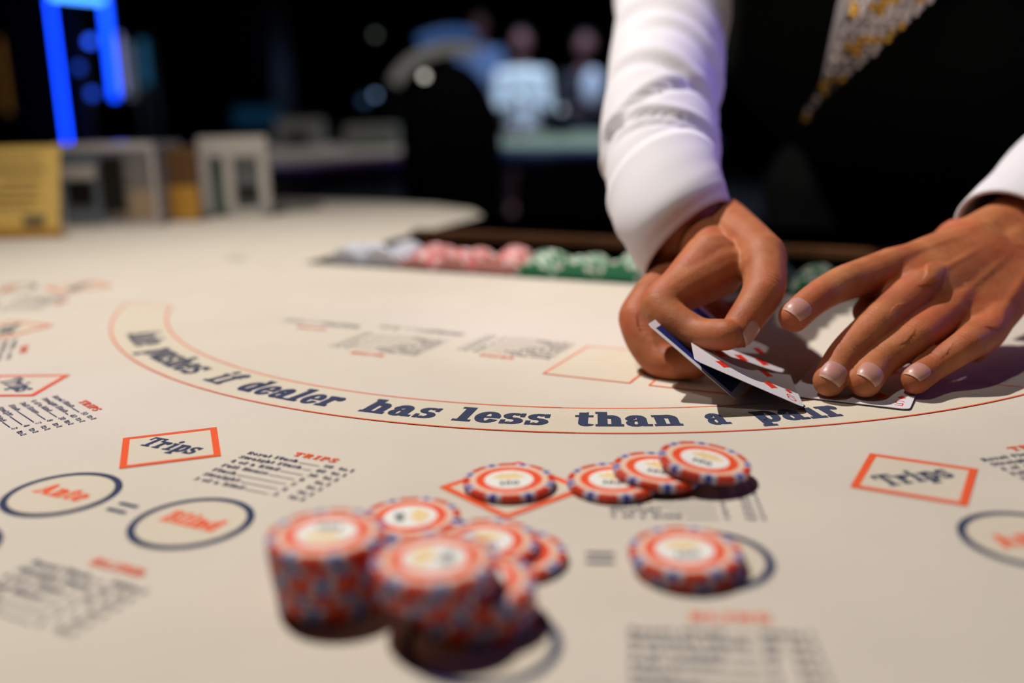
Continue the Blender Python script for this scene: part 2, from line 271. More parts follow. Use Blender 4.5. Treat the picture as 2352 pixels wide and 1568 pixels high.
# ------------------------------------------------------------------ slab-serif lettering drawn as polygons
def rect(a, b, c, d): return [(a, b), (c, b), (c, d), (a, d)]
def band(cx, cy, rx, ry, a0, a1, tx, ty, n=18):
    out = []
    for i in range(n):
        t0, t1 = (math.radians(a0 + (a1 - a0) * k / n) for k in (i, i + 1))
        q = lambda t, s: (cx + (rx - s * tx) * math.cos(t), cy + (ry - s * ty) * math.sin(t))
        out.append([q(t0, 0), q(t1, 0), q(t1, 1), q(t0, 1)])
    return out
def disc(cx, cy, rx, ry, n=14): return [[(cx + rx * math.cos(2 * PI * i / n), cy + ry * math.sin(2 * PI * i / n)) for i in range(n)]]
def quad(*p): return [list(p)]
G = {
 'n': (1.16, [rect(.1, 0, .46, 1), rect(0, 0, .56, .17), rect(0, .83, .3, 1), rect(.68, 0, 1.04, .6), rect(.6, 0, 1.15, .17)] + band(.64, .6, .40, .41, 0, 150, .36, .24)),
 'h': (1.16, [rect(.1, 0, .46, 1.33), rect(0, 0, .56, .17), rect(0, 1.16, .3, 1.33), rect(.68, 0, 1.04, .6), rect(.6, 0, 1.15, .17)] + band(.64, .6, .40, .41, 0, 150, .36, .24)),
 'm': (1.7, [rect(.1, 0, .46, 1), rect(0, 0, .56, .17), rect(0, .83, .3, 1)]),
 'u': (1.16, [rect(.1, .38, .46, 1), rect(0, .83, .3, 1), rect(.68, 0, 1.04, 1), rect(.6, .83, .9, 1), rect(.8, 0, 1.15, .17)] + band(.5, .4, .40, .42, 180, 330, .36, .22)),
 'a': (1.08, [rect(.52, .12, .88, .66), rect(.7, 0, 1.08, .17)] + band(.46, .62, .42, .39, 0, 165, .36, .2) + disc(.17, .68, .15, .15) + band(.4, .29, .38, .31, 60, 320, .3, .14)),
 'e': (1.0, [rect(.2, .44, .98, .58)] + band(.5, .5, .5, .52, 5, 335, .35, .16)),
 's': (.92, [rect(.02, 0, .16, .36), rect(.72, .66, .86, 1)] + band(.44, .72, .40, .29, 30, 270, .3, .17) + band(.44, .29, .44, .30, -140, 90, .32, .17)),
 't': (.78, [rect(.16, .25, .52, 1.25), rect(0, .83, .74, 1)] + quad((.16, .95), (.52, 1.3), (.52, .95)) + band(.5, .27, .34, .28, 180, 330, .3, .17)),
 'l': (.72, [rect(.18, 0, .54, 1.33), rect(0, 0, .72, .17), rect(0, 1.16, .4, 1.33)]),
 'i': (.72, [rect(.18, 0, .54, 1), rect(0, 0, .72, .17), rect(0, .83, .4, 1)] + disc(.34, 1.24, .19, .17)),
 'd': (1.16, [rect(.66, 0, 1.02, 1.33), rect(.55, 1.16, .9, 1.33), rect(.8, 0, 1.15, .17)] + band(.48, .5, .48, .52, 0, 360, .34, .2)),
 'p': (1.14, [rect(.1, -.36, .46, 1), rect(0, -.36, .6, -.2), rect(0, .83, .3, 1)] + band(.64, .5, .48, .52, 0, 360, .34, .2)),
 'r': (.94, [rect(.1, 0, .46, 1), rect(0, 0, .62, .17), rect(0, .83, .3, 1)] + band(.66, .62, .32, .39, 40, 170, .22, .2) + disc(.76, .78, .16, .17)),
 'f': (.76, [rect(.16, 0, .52, 1.1), rect(0, 0, .64, .17), rect(0, .83, .7, 1)] + band(.5, 1.06, .34, .3, 40, 180, .3, .18) + disc(.68, 1.16, .14, .13)),
 'A': (1.5, [rect(-.02, 0, .55, .17), rect(.85, 0, 1.5, .17), rect(.4, .38, 1.0, .52)] + quad((.14, 0), (.32, 0), (.8, 1.33), (.56, 1.33)) + quad((.9, 0), (1.34, 0), (.86, 1.33), (.5, 1.33))),
 'T': (1.34, [rect(.49, 0, .87, 1.33), rect(.3, 0, 1.06, .17), rect(0, 1.15, 1.34, 1.33), rect(0, .85, .16, 1.3), rect(1.18, .85, 1.34, 1.3)]),
 'B': (1.24, [rect(.14, 0, .5, 1.33), rect(0, 0, .7, .17), rect(0, 1.16, .7, 1.33), rect(.4, .62, .8, .76)] + band(.7, .98, .44, .35, -90, 90, .34, .17) + band(.72, .38, .5, .38, -90, 90, .36, .17)),
 'R': (1.34, [rect(.14, 0, .5, 1.33), rect(0, 0, .64, .17), rect(0, 1.16, .7, 1.33), rect(.4, .56, .8, .7), rect(.98, 0, 1.34, .17)] + band(.7, .945, .46, .385, -90, 90, .34, .17) + quad((.62, .62), (.95, .62), (1.24, 0), (.86, 0))),
 'I': (.78, [rect(.2, 0, .58, 1.33), rect(0, 0, .78, .17), rect(0, 1.16, .78, 1.33)]),
 'P': (1.2, [rect(.14, 0, .5, 1.33), rect(0, 0, .68, .17), rect(0, 1.16, .7, 1.33), rect(.4, .5, .8, .64)] + band(.7, .915, .48, .415, -90, 90, .34, .17)),
 'S': (1.04, [rect(.02, 0, .18, .45), rect(.8, .88, .96, 1.33)] + band(.5, .96, .46, .38, 30, 270, .33, .18) + band(.5, .38, .5, .39, -140, 90, .35, .18)),
 'N': (1.45, [rect(.14, 0, .34, 1.33), rect(1.1, 0, 1.3, 1.33), rect(0, 0, .5, .16), rect(.95, 1.17, 1.45, 1.33), rect(0, 1.17, .5, 1.33)] + quad((.2, 1.33), (.6, 1.33), (1.3, 0), (.95, 0))),
 'L': (1.14, [rect(.14, 0, .5, 1.33), rect(0, 0, 1.14, .17), rect(0, 1.16, .66, 1.33), rect(.98, 0, 1.14, .45)]),
 'D': (1.34, [rect(.14, 0, .5, 1.33), rect(0, 0, .7, .17), rect(0, 1.16, .7, 1.33)] + band(.66, .665, .66, .665, -90, 90, .38, .17)),
 'o': (1.0, band(.5, .5, .5, .52, 0, 360, .34, .18)), 'y': (1.1, [rect(0, .83, .5, 1), rect(.62, .83, 1.1, 1)] + quad((.1, 1), (.45, 1), (.75, .2), (.5, .05)) + quad((.75, 1), (.95, 1), (.5, -.36), (.25, -.36))),
 'g': (1.1, [rect(.62, -.2, .95, 1)] + band(.48, .5, .46, .5, 0, 360, .32, .18) + band(.5, -.1, .45, .27, 190, 360, .3, .15)),
 'k': (1.15, [rect(.1, 0, .46, 1.33), rect(0, 0, .56, .17), rect(.72, 0, 1.15, .17)] + quad((.45, .4), (.6, .3), (1.0, 1), (.7, 1)) + quad((.5, .5), (.75, .6), (1.1, 0), (.75, 0))),
 'F': (1.1, [rect(.14, 0, .5, 1.33), rect(0, 0, .66, .17), rect(0, 1.16, 1.1, 1.33), rect(.94, .9, 1.1, 1.33), rect(.4, .58, .85, .74)]),
 'H': (1.5, [rect(.14, 0, .5, 1.33), rect(1.0, 0, 1.36, 1.33), rect(0, 0, .64, .17), rect(.86, 0, 1.5, .17), rect(0, 1.16, .64, 1.33), rect(.86, 1.16, 1.5, 1.33), rect(.4, .58, 1.1, .74)]),
 'K': (1.4, [rect(.14, 0, .5, 1.33), rect(0, 0, .64, .17), rect(0, 1.16, .64, 1.33), rect(.95, 0, 1.4, .17)] + quad((.45, .5), (.6, .4), (1.25, 1.33), (.95, 1.33)) + quad((.55, .7), (.85, .8), (1.3, 0), (.9, 0))),
 '0': (1.0, band(.5, .66, .48, .67, 0, 360, .33, .17)),
 '1': (.7, [rect(.2, 0, .56, 1.33), rect(0, 0, .7, .16), rect(0, 1.0, .4, 1.16)]),
 '2': (1.0, [rect(0, 0, .95, .22)] + band(.48, .92, .45, .41, -20, 170, .33, .18) + quad((.6, .85), (.92, .8), (.4, .15), (0, .15))),
 '3': (1.0, band(.45, .98, .45, .35, -80, 160, .33, .17) + band(.45, .37, .49, .38, -160, 80, .35, .17)),
 '4': (1.05, [rect(.52, 0, .86, 1.33), rect(0, .3, 1.05, .46), rect(.4, 0, 1, .15)] + quad((0, .4), (.2, .4), (.7, 1.33), (.5, 1.33))),
 '5': (1.0, [rect(.08, 1.13, .9, 1.33), rect(.08, .66, .24, 1.3)] + band(.44, .42, .48, .43, -150, 130, .34, .17)),
 '7': (.95, [rect(0, 1.12, .95, 1.33), rect(0, .85, .15, 1.3)] + quad((.15, 0), (.55, 0), (.92, 1.15), (.72, 1.15))),
 '8': (1.0, band(.5, .98, .43, .36, 0, 360, .3, .16) + band(.5, .36, .48, .38, 0, 360, .33, .16)),
}
def bold(ps, k=.03): return [[(a + d, b) for a, b in p] for p in ps for d in (-k, 0, k)]
for _k in list(G): G[_k] = (G[_k][0], bold(G[_k][1]))
def word(s, sp=.12, space=.7):
    """polygons of a word starting at x = 0 and its width, in x-heights"""
    x = 0; out = []
    for ch in s:
        if ch == ' ': x += space; continue
        w, ps = G[ch]
        out += [[(x + a, b) for a, b in p] for p in ps]; x += w + sp
    return out, x - sp

# ------------------------------------------------------------------ room
def struct(name, bm, m): return tag(fin(name, bm, m), kind='structure')
bm = bmesh.new(); box(bm, -7, 9, -3, 12, -.05, 0)
struct('floor', bm, mat('dark_carpet', (0.012, 0.012, 0.016), .95, noise=.6, nscale=3))
bm = bmesh.new(); box(bm, -7, 9, 12, 12.15, 0, 3.4); struct('wall_back', bm, mat('dark_wall', (0.008, 0.009, 0.009), .9))
bm = bmesh.new(); box(bm, -7.15, -7, -3, 12, 0, 3.4); struct('wall_left', bm, M['blackwood'])
bm = bmesh.new(); box(bm, 9, 9.15, -3, 12, 0, 3.4); struct('wall_right', bm, M['blackwood'])
bm = bmesh.new(); box(bm, -7.1, 9.1, -3, 12.1, 3.4, 3.5); struct('ceiling', bm, M['blackplastic'])

# ------------------------------------------------------------------ gaming table
TBL = empty('poker_table', (CX, CY, 0), PHI)
tag(TBL, 'large beige poker table with orange and navy printed betting layout and curved lettering', 'table')
def rad_out(a):   # a in degrees, -90 is the players' side
    k = abs((a + 90 + 180) % 360 - 180)
    return .80 + .18 * min(1, max(0, (k - 25) / 95)) ** 1.3
out_arc = [(rad_out(a) * math.cos(math.radians(a)), rad_out(a) * math.sin(math.radians(a))) for a in np.arange(-215, 35.1, 2.5)]
outline = out_arc + [(.72, .565), (.60, .563), (.49, .545), (.40, .50), (.345, .43), (.335, 0), (-.333, 0), (-.345, .43), (-.40, .50), (-.49, .545), (-.60, .563), (-.72, .565)]
bm = bmesh.new()
top = [bm.verts.new((x, y, T)) for x, y in outline]; bot = [bm.verts.new((x, y, T - .03)) for x, y in outline]
ft = bm.faces.new(top); bm.faces.new(bot[::-1])
for i in range(len(top)): bm.faces.new((top[i - 1], bot[i - 1], bot[i], top[i]))
bmesh.ops.triangulate(bm, faces=[f for f in bm.faces if len(f.verts) > 4])
fin('felt_surface', bm, M['felt'], TBL)
bm = bmesh.new(); box(bm, -.334, .334, .235, .33, T - .03, T - .002); fin('dealer_side_panel', bm, M['blackplastic'], TBL)
bm = bmesh.new()
rail = [(rad_out(a) + .045, a) for a in np.arange(-218, 38.1, 3)]
tube(bm, [(r * math.cos(math.radians(a)), r * math.sin(math.radians(a)), T - .012) for r, a in rail], .046, 16)
fin('padded_armrest', bm, M['leather'], TBL, True)
bm = bmesh.new()
ap = [(x * 1.03, max(y, -.008)) if abs(x) < .41 and y > -.1 else (x * .9, y * .9) for x, y in outline]
a1 = [bm.verts.new((x, y, T - .031)) for x, y in ap]; a2 = [bm.verts.new((x, y, T - .16)) for x, y in ap]
for i in range(len(ap)): bm.faces.new((a1[i - 1], a2[i - 1], a2[i], a1[i]))
bm.faces.new(a2[::-1])
fin('apron', bm, M['blackwood'], TBL)
for sx in (-.5, .5):
    bm = bmesh.new(); lathe(bm, [(0, 0), (.25, 0), (.25, .03), (.07, .06), (.06, T - .16), (0, T - .16)], 24)
    for v in bm.verts: v.co.x += sx
    fin('pedestal', bm, M['blackwood'], TBL)

ZP = T + .00025
def pr_map(rot=0.0, dz=0.0, ox=0, oy=0, s=1, flip=0):
    c, sn = math.cos(rot), math.sin(rot)
    def f(x, y):
        x, y = ox + s * x * (-1 if flip else 1), oy + s * y * (-1 if flip else 1)
        return (c * x - sn * y, sn * x + c * y, ZP + dz)
    return f
idm = pr_map()
# lettered band: cut by a straight line parallel to the dealer side
R1, R2, YC = .41297, .37232, -.2212
def arcpoly(r0, r1, yc0, yc1, n=120):
    a0 = math.degrees(math.asin(yc0 / r0)); b0 = math.degrees(math.asin(yc1 / r1))
    ps = []
    for i in range(n):
        A = [(-180 - a0) + (180 + 2 * a0) * k / n for k in (i, i + 1)]; B = [(-180 - b0) + (180 + 2 * b0) * k / n for k in (i, i + 1)]
        q = lambda r, a: (r * math.cos(math.radians(a)), r * math.sin(math.radians(a)))
        ps.append([q(r0, A[0]), q(r0, A[1]), q(r1, B[1]), q(r1, B[0])])
    return ps
LW = .0013
flat('lettering_band', arcpoly(R1, R2, YC, YC), idm, M['band'], TBL, 0)
ln = arcpoly(R1 + LW / 2, R1 - LW / 2, YC, YC) + arcpoly(R2 + LW / 2, R2 - LW / 2, YC, YC)
xo, xi = math.sqrt(R1 ** 2 - YC ** 2), math.sqrt(R2 ** 2 - YC ** 2)
ln += [rect(-xo, YC - LW / 2, -xi, YC + LW / 2), rect(xi, YC - LW / 2, xo, YC + LW / 2)]
flat('band_outline', ln, pr_map(dz=.00008), M['orange'], TBL)
XH = .0177
def arc_word(s, a0, a1, base=.4025):
    n = len(s); ws = [G[c][0] for c in s]; tot = sum(ws) * XH; L = math.radians(a1 - a0) * base
    sq = min(1.0, L / (tot * 1.02)); gap = (L - tot * sq) / max(1, n - 1)
    sq = min(sq * .93, .84); gap = (L - tot * sq) / max(1, n - 1); x = 0; ps = []
    for c, w in zip(s, ws):
        th = math.radians(a0) + (x + w * XH * sq / 2) / base
        for p in G[c][1]:
            q = []
            for u, v in p:
                lx, ly = (u - w / 2) * XH * sq, -base + v * XH
                q.append((math.cos(th) * lx - math.sin(th) * ly, math.sin(th) * lx + math.cos(th) * ly))
            ps.append(q)
        x += w * XH * sq + gap
    return ps
for w, a0, a1 in (('Ante', -39.2, -32.6), ('pushes', -30.2, -18.8), ('if', -16.2, -13.6), ('dealer', -11.6, -.8), ('has', 1.9, 8.2), ('less', 9.8, 17.1), ('than', 19.1, 27.0), ('a', 29.0, 30.7), ('pair', 32.7, 39.7)):
    flat('arc_lettering', arc_word(w, a0, a1), pr_map(dz=.00014), M['navy'], TBL)
# card frames for the dealer and the paytables facing the dealer
def frame(x0, y0, x1, y1, w): return [rect(x0, y0, x1, y0 + w), rect(x0, y1 - w, x1, y1), rect(x0, y0, x0 + w, y1), rect(x1 - w, y0, x1, y1)]
for x0 in (.0755, .1430):
    fr = flat('card_box', [rect(x0, -.2962, x0 + .0565, -.2212)], idm, M['band'], TBL)
    flat('card_box_outline', frame(x0, -.2962, x0 + .0565, -.2212, .0013), pr_map(dz=.00008), M['orange'], fr)
TR = [('Royal Flush', '50'), ('Straight Flush', '40'), ('4 of a Kind', '30'), ('Full House', '8'), ('Flush', '7'), ('Straight', '4'), ('3 of a Kind', '3')]
BL = [('Royal Flush', '500'), ('Straight Flush', '50'), ('4 of a Kind', '10'), ('Full House', '3'), ('Flush', '3'), ('Straight', '1')]
def paytable(title, rows, f, width=.0615, pitch=.0060, tx=.022, ty=.0068, odds='to 1', name='pay_table', titled=True):
    """f maps local x right, y up (first row baseline at y = 0)"""
    blue = []
    h = .0023
    for i, (a, b) in enumerate(rows):
        y = -i * pitch
        ps, w = word(a, .2, .9); blue += [[(u * h, y + v * h) for u, v in p] for p in ps]
        x = w * h + .0015
        xo_ = width - .0165
        ps, wb = word(b, .15); blue += [[(xo_ + u * h, y + v * h) for u, v in p] for p in ps]
        ps, wt = word(odds, .15); blue += [[(width - wt * h + u * h, y + v * h) for u, v in p] for p in ps]
        blue.append(rect(x, y, xo_ - .002, y + .0005))
    o = flat(name, blue, f, M['navy'], TBL)
    if titled:
        ps, w = word(title, .3); hh = .0036
        flat('pay_table_title', [[(tx + u * hh, ty + v * hh) for u, v in p] for p in ps], f, M['orange'], o)
    return o
paytable('TRIPS', TR, pr_map(dz=.0001, ox=.0655, oy=-.2600, flip=1), width=.068, pitch=.0068, ty=.007, tx=.022)
paytable('BLIND', TR, pr_map(dz=.0001, ox=-.020, oy=-.2840, flip=1), width=.070, pitch=.0068, ty=.009, tx=.020)
paytable('BLIND', TR[:2], pr_map(dz=.0001, ox=-.104, oy=-.2310, flip=1), width=.069, pitch=.0045, ty=.012, tx=.020)
paytable('TRIPS', TR[1:3], pr_map(dz=.0001, ox=-.020, oy=-.2235, flip=1), width=.070, pitch=.0045, titled=False)
# player stations every 21 degrees
def ringpoly(cx, cy, r0, r1, n=72): return band(cx, cy, r0, r0, 0, 360, r0 - r1, r0 - r1, n)
SD = .0321
for k, st in enumerate((-42, -21, 0, 21, 42, 63, -63)):
    rot = math.radians(st - .3 + (0.3 if st == 21 else 0)); f = pr_map(rot); f1 = pr_map(rot, .00008)
    dx, dy = -.0378, -.4862
    d = lambda s: [(dx - s, dy), (dx, dy - s), (dx + s, dy), (dx, dy + s)]
    o = flat('betting_diamond', [d(SD)], f, M['band'], TBL)
    oo, ii = d(SD + .0004), d(SD - .0044)
    flat('diamond_outline', [[oo[i], oo[(i + 1) % 4], ii[(i + 1) % 4], ii[i]] for i in range(4)], f1, M['orange'], o)
    ps, w = word('Trips', .1); h = .0095; flat('trips_lettering', [[(dx + (u - w / 2) * .0350 / w, dy - .0048 + v * h) for u, v in p] for p in ps], f1, M['navy'], o)
    for nm, cx, cy, col in (('Ante', -.0372, -.5510, 'orange'), ('Blind', .0378, -.5510, 'orange'), (None, -.0365, -.6118, None)):
        o = flat('betting_circle', disc(cx, cy, .0235, .0235, 64), f, M['band'], TBL)
        flat('circle_outline', ringpoly(cx, cy, .0249, .0217), f1, M['navy'], o)
        if nm:
            ps, w = word(nm, .06); h = .0080; flat('circle_lettering', [[(cx + (u - w / 2) * .0285 / w, cy - .004 + v * h) for u, v in p] for p in ps], f1, M[col], o)
    flat('equals_sign', [rect(-.0052, -.5495, .0052, -.5473), rect(-.0052, -.5560, .0052, -.5538)], f1, M['navy'], TBL)
    paytable('TRIPS', TR, pr_map(rot, .0001, .0040, -.4790))
    paytable('BLIND', BL, pr_map(rot, .0001, .0090, -.6040), tx=.020, ty=.0090, width=.057)
flat('printed_mark', [rect(-.437, -.004, -.414, .012)], f1 if False else idm, M['olive'], TBL)

# ------------------------------------------------------------------ chips
def mk_chip_mesh():
    bm = bmesh.new(); R, h, b = .02, .0033, .0004
    lathe(bm, [(0, 0), (.0140, 0), (R - b, 0), (R, b), (R, h - b), (R - b, h), (.0173, h), (.0171, h - .00012), (.0144, h - .00012), (0, h - .00012)], 64)
    me = bpy.data.meshes.new('chip'); bm.to_mesh(me); bm.free()
    for p in me.polygons: p.use_smooth = False
    return me
ME_CHIP = mk_chip_mesh(); ME_CHIP.materials.append(M['chip'])
bm = bmesh.new(); lathe(bm, [(0, .00308), (.01435, .00308), (.01435, .0032), (.0142, .00325), (0, .00325)], 64)
ME_INLAY = bpy.data.meshes.new('chip_inlay'); bm.to_mesh(ME_INLAY); bm.free(); ME_INLAY.materials.append(M['inlay'])
# palm of five leaves and a trunk
def palm():
    ps = []
    for a, L, wd_ in ((20, .0066, .0013), (55, .0058, .0014), (90, .0050, .0011), (125, .0058, .0014), (160, .0066, .0013)):
        t = math.radians(a); c, s = math.cos(t), math.sin(t); q = []
        for u, v in ((0, 0), (.35, 1), (.75, .9), (1, 0), (.75, -.9), (.35, -1)):
            x, y = u * L, v * wd_; q.append((c * x - s * y, .0012 + s * x + c * y))
        ps.append(q)
    ps.append([(-.0006, -.0010), (.0006, -.0010), (.0003, .0016), (-.0003, .0016)])
    return [[(x * 1.2, y * 1.35 - .0004) for x, y in p] for p in ps]
def flatmesh(name, polys, z, m):
    o = flat(name, polys, lambda x, y: (x, y, z), m, None); me = o.data; bpy.data.objects.remove(o); return me
ME_PALM = flatmesh('palm_emblem', palm(), .00329, M['chipgold'])
ps, w = word('100', .12); ME_NUM = flatmesh('chip_number', [[((u - w / 2) * .0029, -.0062 + v * .0029) for u, v in p] for p in ps], .00329, M['chiptext'])
CT = .00333
def chip(center_world, label, rz, full=True, tilt=None, group=None, name='poker_chip'):
    o = bpy.data.objects.new(name, ME_CHIP); COL.objects.link(o)
    if tilt is None: o.rotation_euler = (0, 0, rz)
    else:
        ax, an = tilt; o.rotation_mode = 'QUATERNION'
        o.rotation_quaternion = (Matrix.Rotation(an, 3, Vector(ax).normalized()) @ Matrix.Rotation(rz, 3, 'Z')).to_quaternion()
    o.location = center_world
    if full:
        i = bpy.data.objects.new('inlay', ME_INLAY); COL.objects.link(i); i.parent = o
        for nm, me in (('palm_emblem', ME_PALM), ('number', ME_NUM)):
            c = bpy.data.objects.new(nm, me); COL.objects.link(c); c.parent = i
    tag(o, label, 'chip', group); return o
def ctop(px, py, n): p = at(px, py, n * CT); return p[:2]
def stack(xy0, xy1, n, base, rz, where, group, top_extra=None, jit=.0004):
    for i in range(n):
        t = i / max(1, n - 1)
        x = xy0[0] * (1 - t) + xy1[0] * t; y = xy0[1] * (1 - t) + xy1[1] * t
        if 0 < i < n - 1: x += random.uniform(-jit, jit); y += random.uniform(-jit, jit)
        ordn = ['first', 'second', 'third', 'fourth', 'fifth', 'sixth', 'seventh', 'eighth']
        if i == n - 1: lb = 'red and white chip on top of ' + where
        elif i == 0 and base == 0: lb = 'bottom red chip of ' + where + ', resting on felt'
        else: lb = 'red chip in ' + where + ', ' + ordn[n - 1 - i] + ' from the top'
        chip((x, y, T + .0004 + (base + i) * CT), lb, rz if i == n - 1 else random.uniform(0, 6.28), full=(i == n - 1), group=group)
# blue spot sits at local angle multiples of 45 deg + 22.5
chip((*ctop(1169, 1102, 1), T + .0004), 'single red chip marked 100 lying on the orange betting diamond', .04)
stack(ctop(1583, 1283, 1), ctop(1573, 1263, 2), 2, 0, .02, 'the pair stacked on the navy blind circle', 'two chips on the blind circle')
L1 = ctop(750, 1224, 7)
stack((L1[0] + .0018, L1[1] + .000), L1, 7, 0, 3.05, 'the left tall stack', 'chips in the left tall stack')
FB = ctop(1090, 1330, 4); FT = ctop(998, 1282, 7)
stack(FB, FB, 4, 0, .9, 'the lower front stack', 'chips in the front stack on the play circle')
stack((FT[0] + .0004, FT[1]), FT, 3, 4, 1.35, 'the offset pile on the front stack', 'chips offset on top of the front stack')
chip((*ctop(943, 1187, 1), T + .0004), 'single flat red chip behind the left tall stack', -1.45)
cE = ctop(1175, 1268, 1); cD = ctop(1113, 1243, 2)
chip((*cE, T + .0004), 'red chip under another, right edge showing behind the front stack', .5)
chip((*cD, T + .0004 + CT), 'red chip behind the front stack, overlapping the chip at its right', .1)
# the fanned row beside the diamond
ca = ctop(1409, 1101, 1)
chip((*ca, T + .0004), 'lowest and leftmost chip of the fanned row of three', -.22)
pb = at(1512, 1076, .0058)
chip((pb[0], pb[1], T + .0028), 'middle chip of the fanned row of three, leaning on its left neighbour', -.35, tilt=((.15, 1, 0), .085))
pc = at(1617, 1058, .0088)
chip((pc[0], pc[1], T + .0066), 'rightmost and highest chip of the fanned row of three', -.5, tilt=((.35, 1, 0), .13))

# ------------------------------------------------------------------ chip tray with racked chips
TY = empty('chip_tray', tw(0, .12, -.03), PHI)
tag(TY, 'black chip tray sunk into the table in front of the dealer', 'tray')
bm = bmesh.new(); box(bm, -.330, .330, -.118, .112, -.02, -.012); fin('tray_floor', bm, M['blackplastic'], TY)
for x0, x1 in ((-.333, -.325), (.325, .333)):
    bm = bmesh.new(); box(bm, x0, x1, -.118, .112, -.02, .029); fin('side_wall', bm, M['blackplastic'], TY)
bm = bmesh.new(); box(bm, -.333, .333, .085, .112, -.012, .038); bmesh.ops.bevel(bm, geom=list(bm.edges), offset=.004, segments=2, affect='EDGES'); fin('rear_rim', bm, M['brownwood'], TY)
NT = 14
for i in range(NT + 1):
    x = -.3062 + i * .0425
    bm = bmesh.new(); box(bm, x - .0008, x + .0008, -.115, .085, -.012, .006); fin('divider', bm, M['blackplastic'], TY)
bm = bmesh.new(); lathe(bm, [(0, 0), (.0196, 0), (.02, .0004), (.02, .0029), (.0196, .0033), (0, .0033)], 28)
me0 = bpy.data.meshes.new('racked_chip'); bm.to_mesh(me0); bm.free()
RACK = {}
for k in ('chipgreen', 'chippink', 'chipgrey', 'chip'):
    me = me0.copy(); me.materials.append(M[k]); RACK[k] = me
cols = ['chipgrey', 'chipgrey', 'chippink', 'chippink', 'chippink', 'chipgreen', 'chipgreen', 'chipgreen', 'chip', 'chipgreen', 'chipgreen', 'chipgreen', 'chipgreen', 'chippink']
cname = {'chipgrey': 'grey', 'chippink': 'pink and red', 'chipgreen': 'green and white', 'chip': 'red'}
qx = Matrix.Rotation(PHI, 3, 'Z') @ Matrix.Rotation(-PI / 2, 3, 'X')
for i, k in enumerate(cols):
    xt = -.285 + i * .0425; nn = 18
    for j in range(nn):
        o = bpy.data.objects.new('racked_chip', RACK[k]); COL.objects.link(o)
        o.location = tw(xt + random.uniform(-.0008, .0008), .008 + j * .0034, -.004 + random.uniform(-.0006, .0012) + .003 * math.sin(i * 2.1 + j * .35))
        o.rotation_mode = 'QUATERNION'; o.rotation_quaternion = (qx @ Matrix.Rotation(random.uniform(0, 6.28), 3, 'Z')).to_quaternion()
        tag(o, cname[k] + ' chip standing on edge in a row of the dealer tray', 'chip', cname[k] + ' chips racked in the dealer tray')

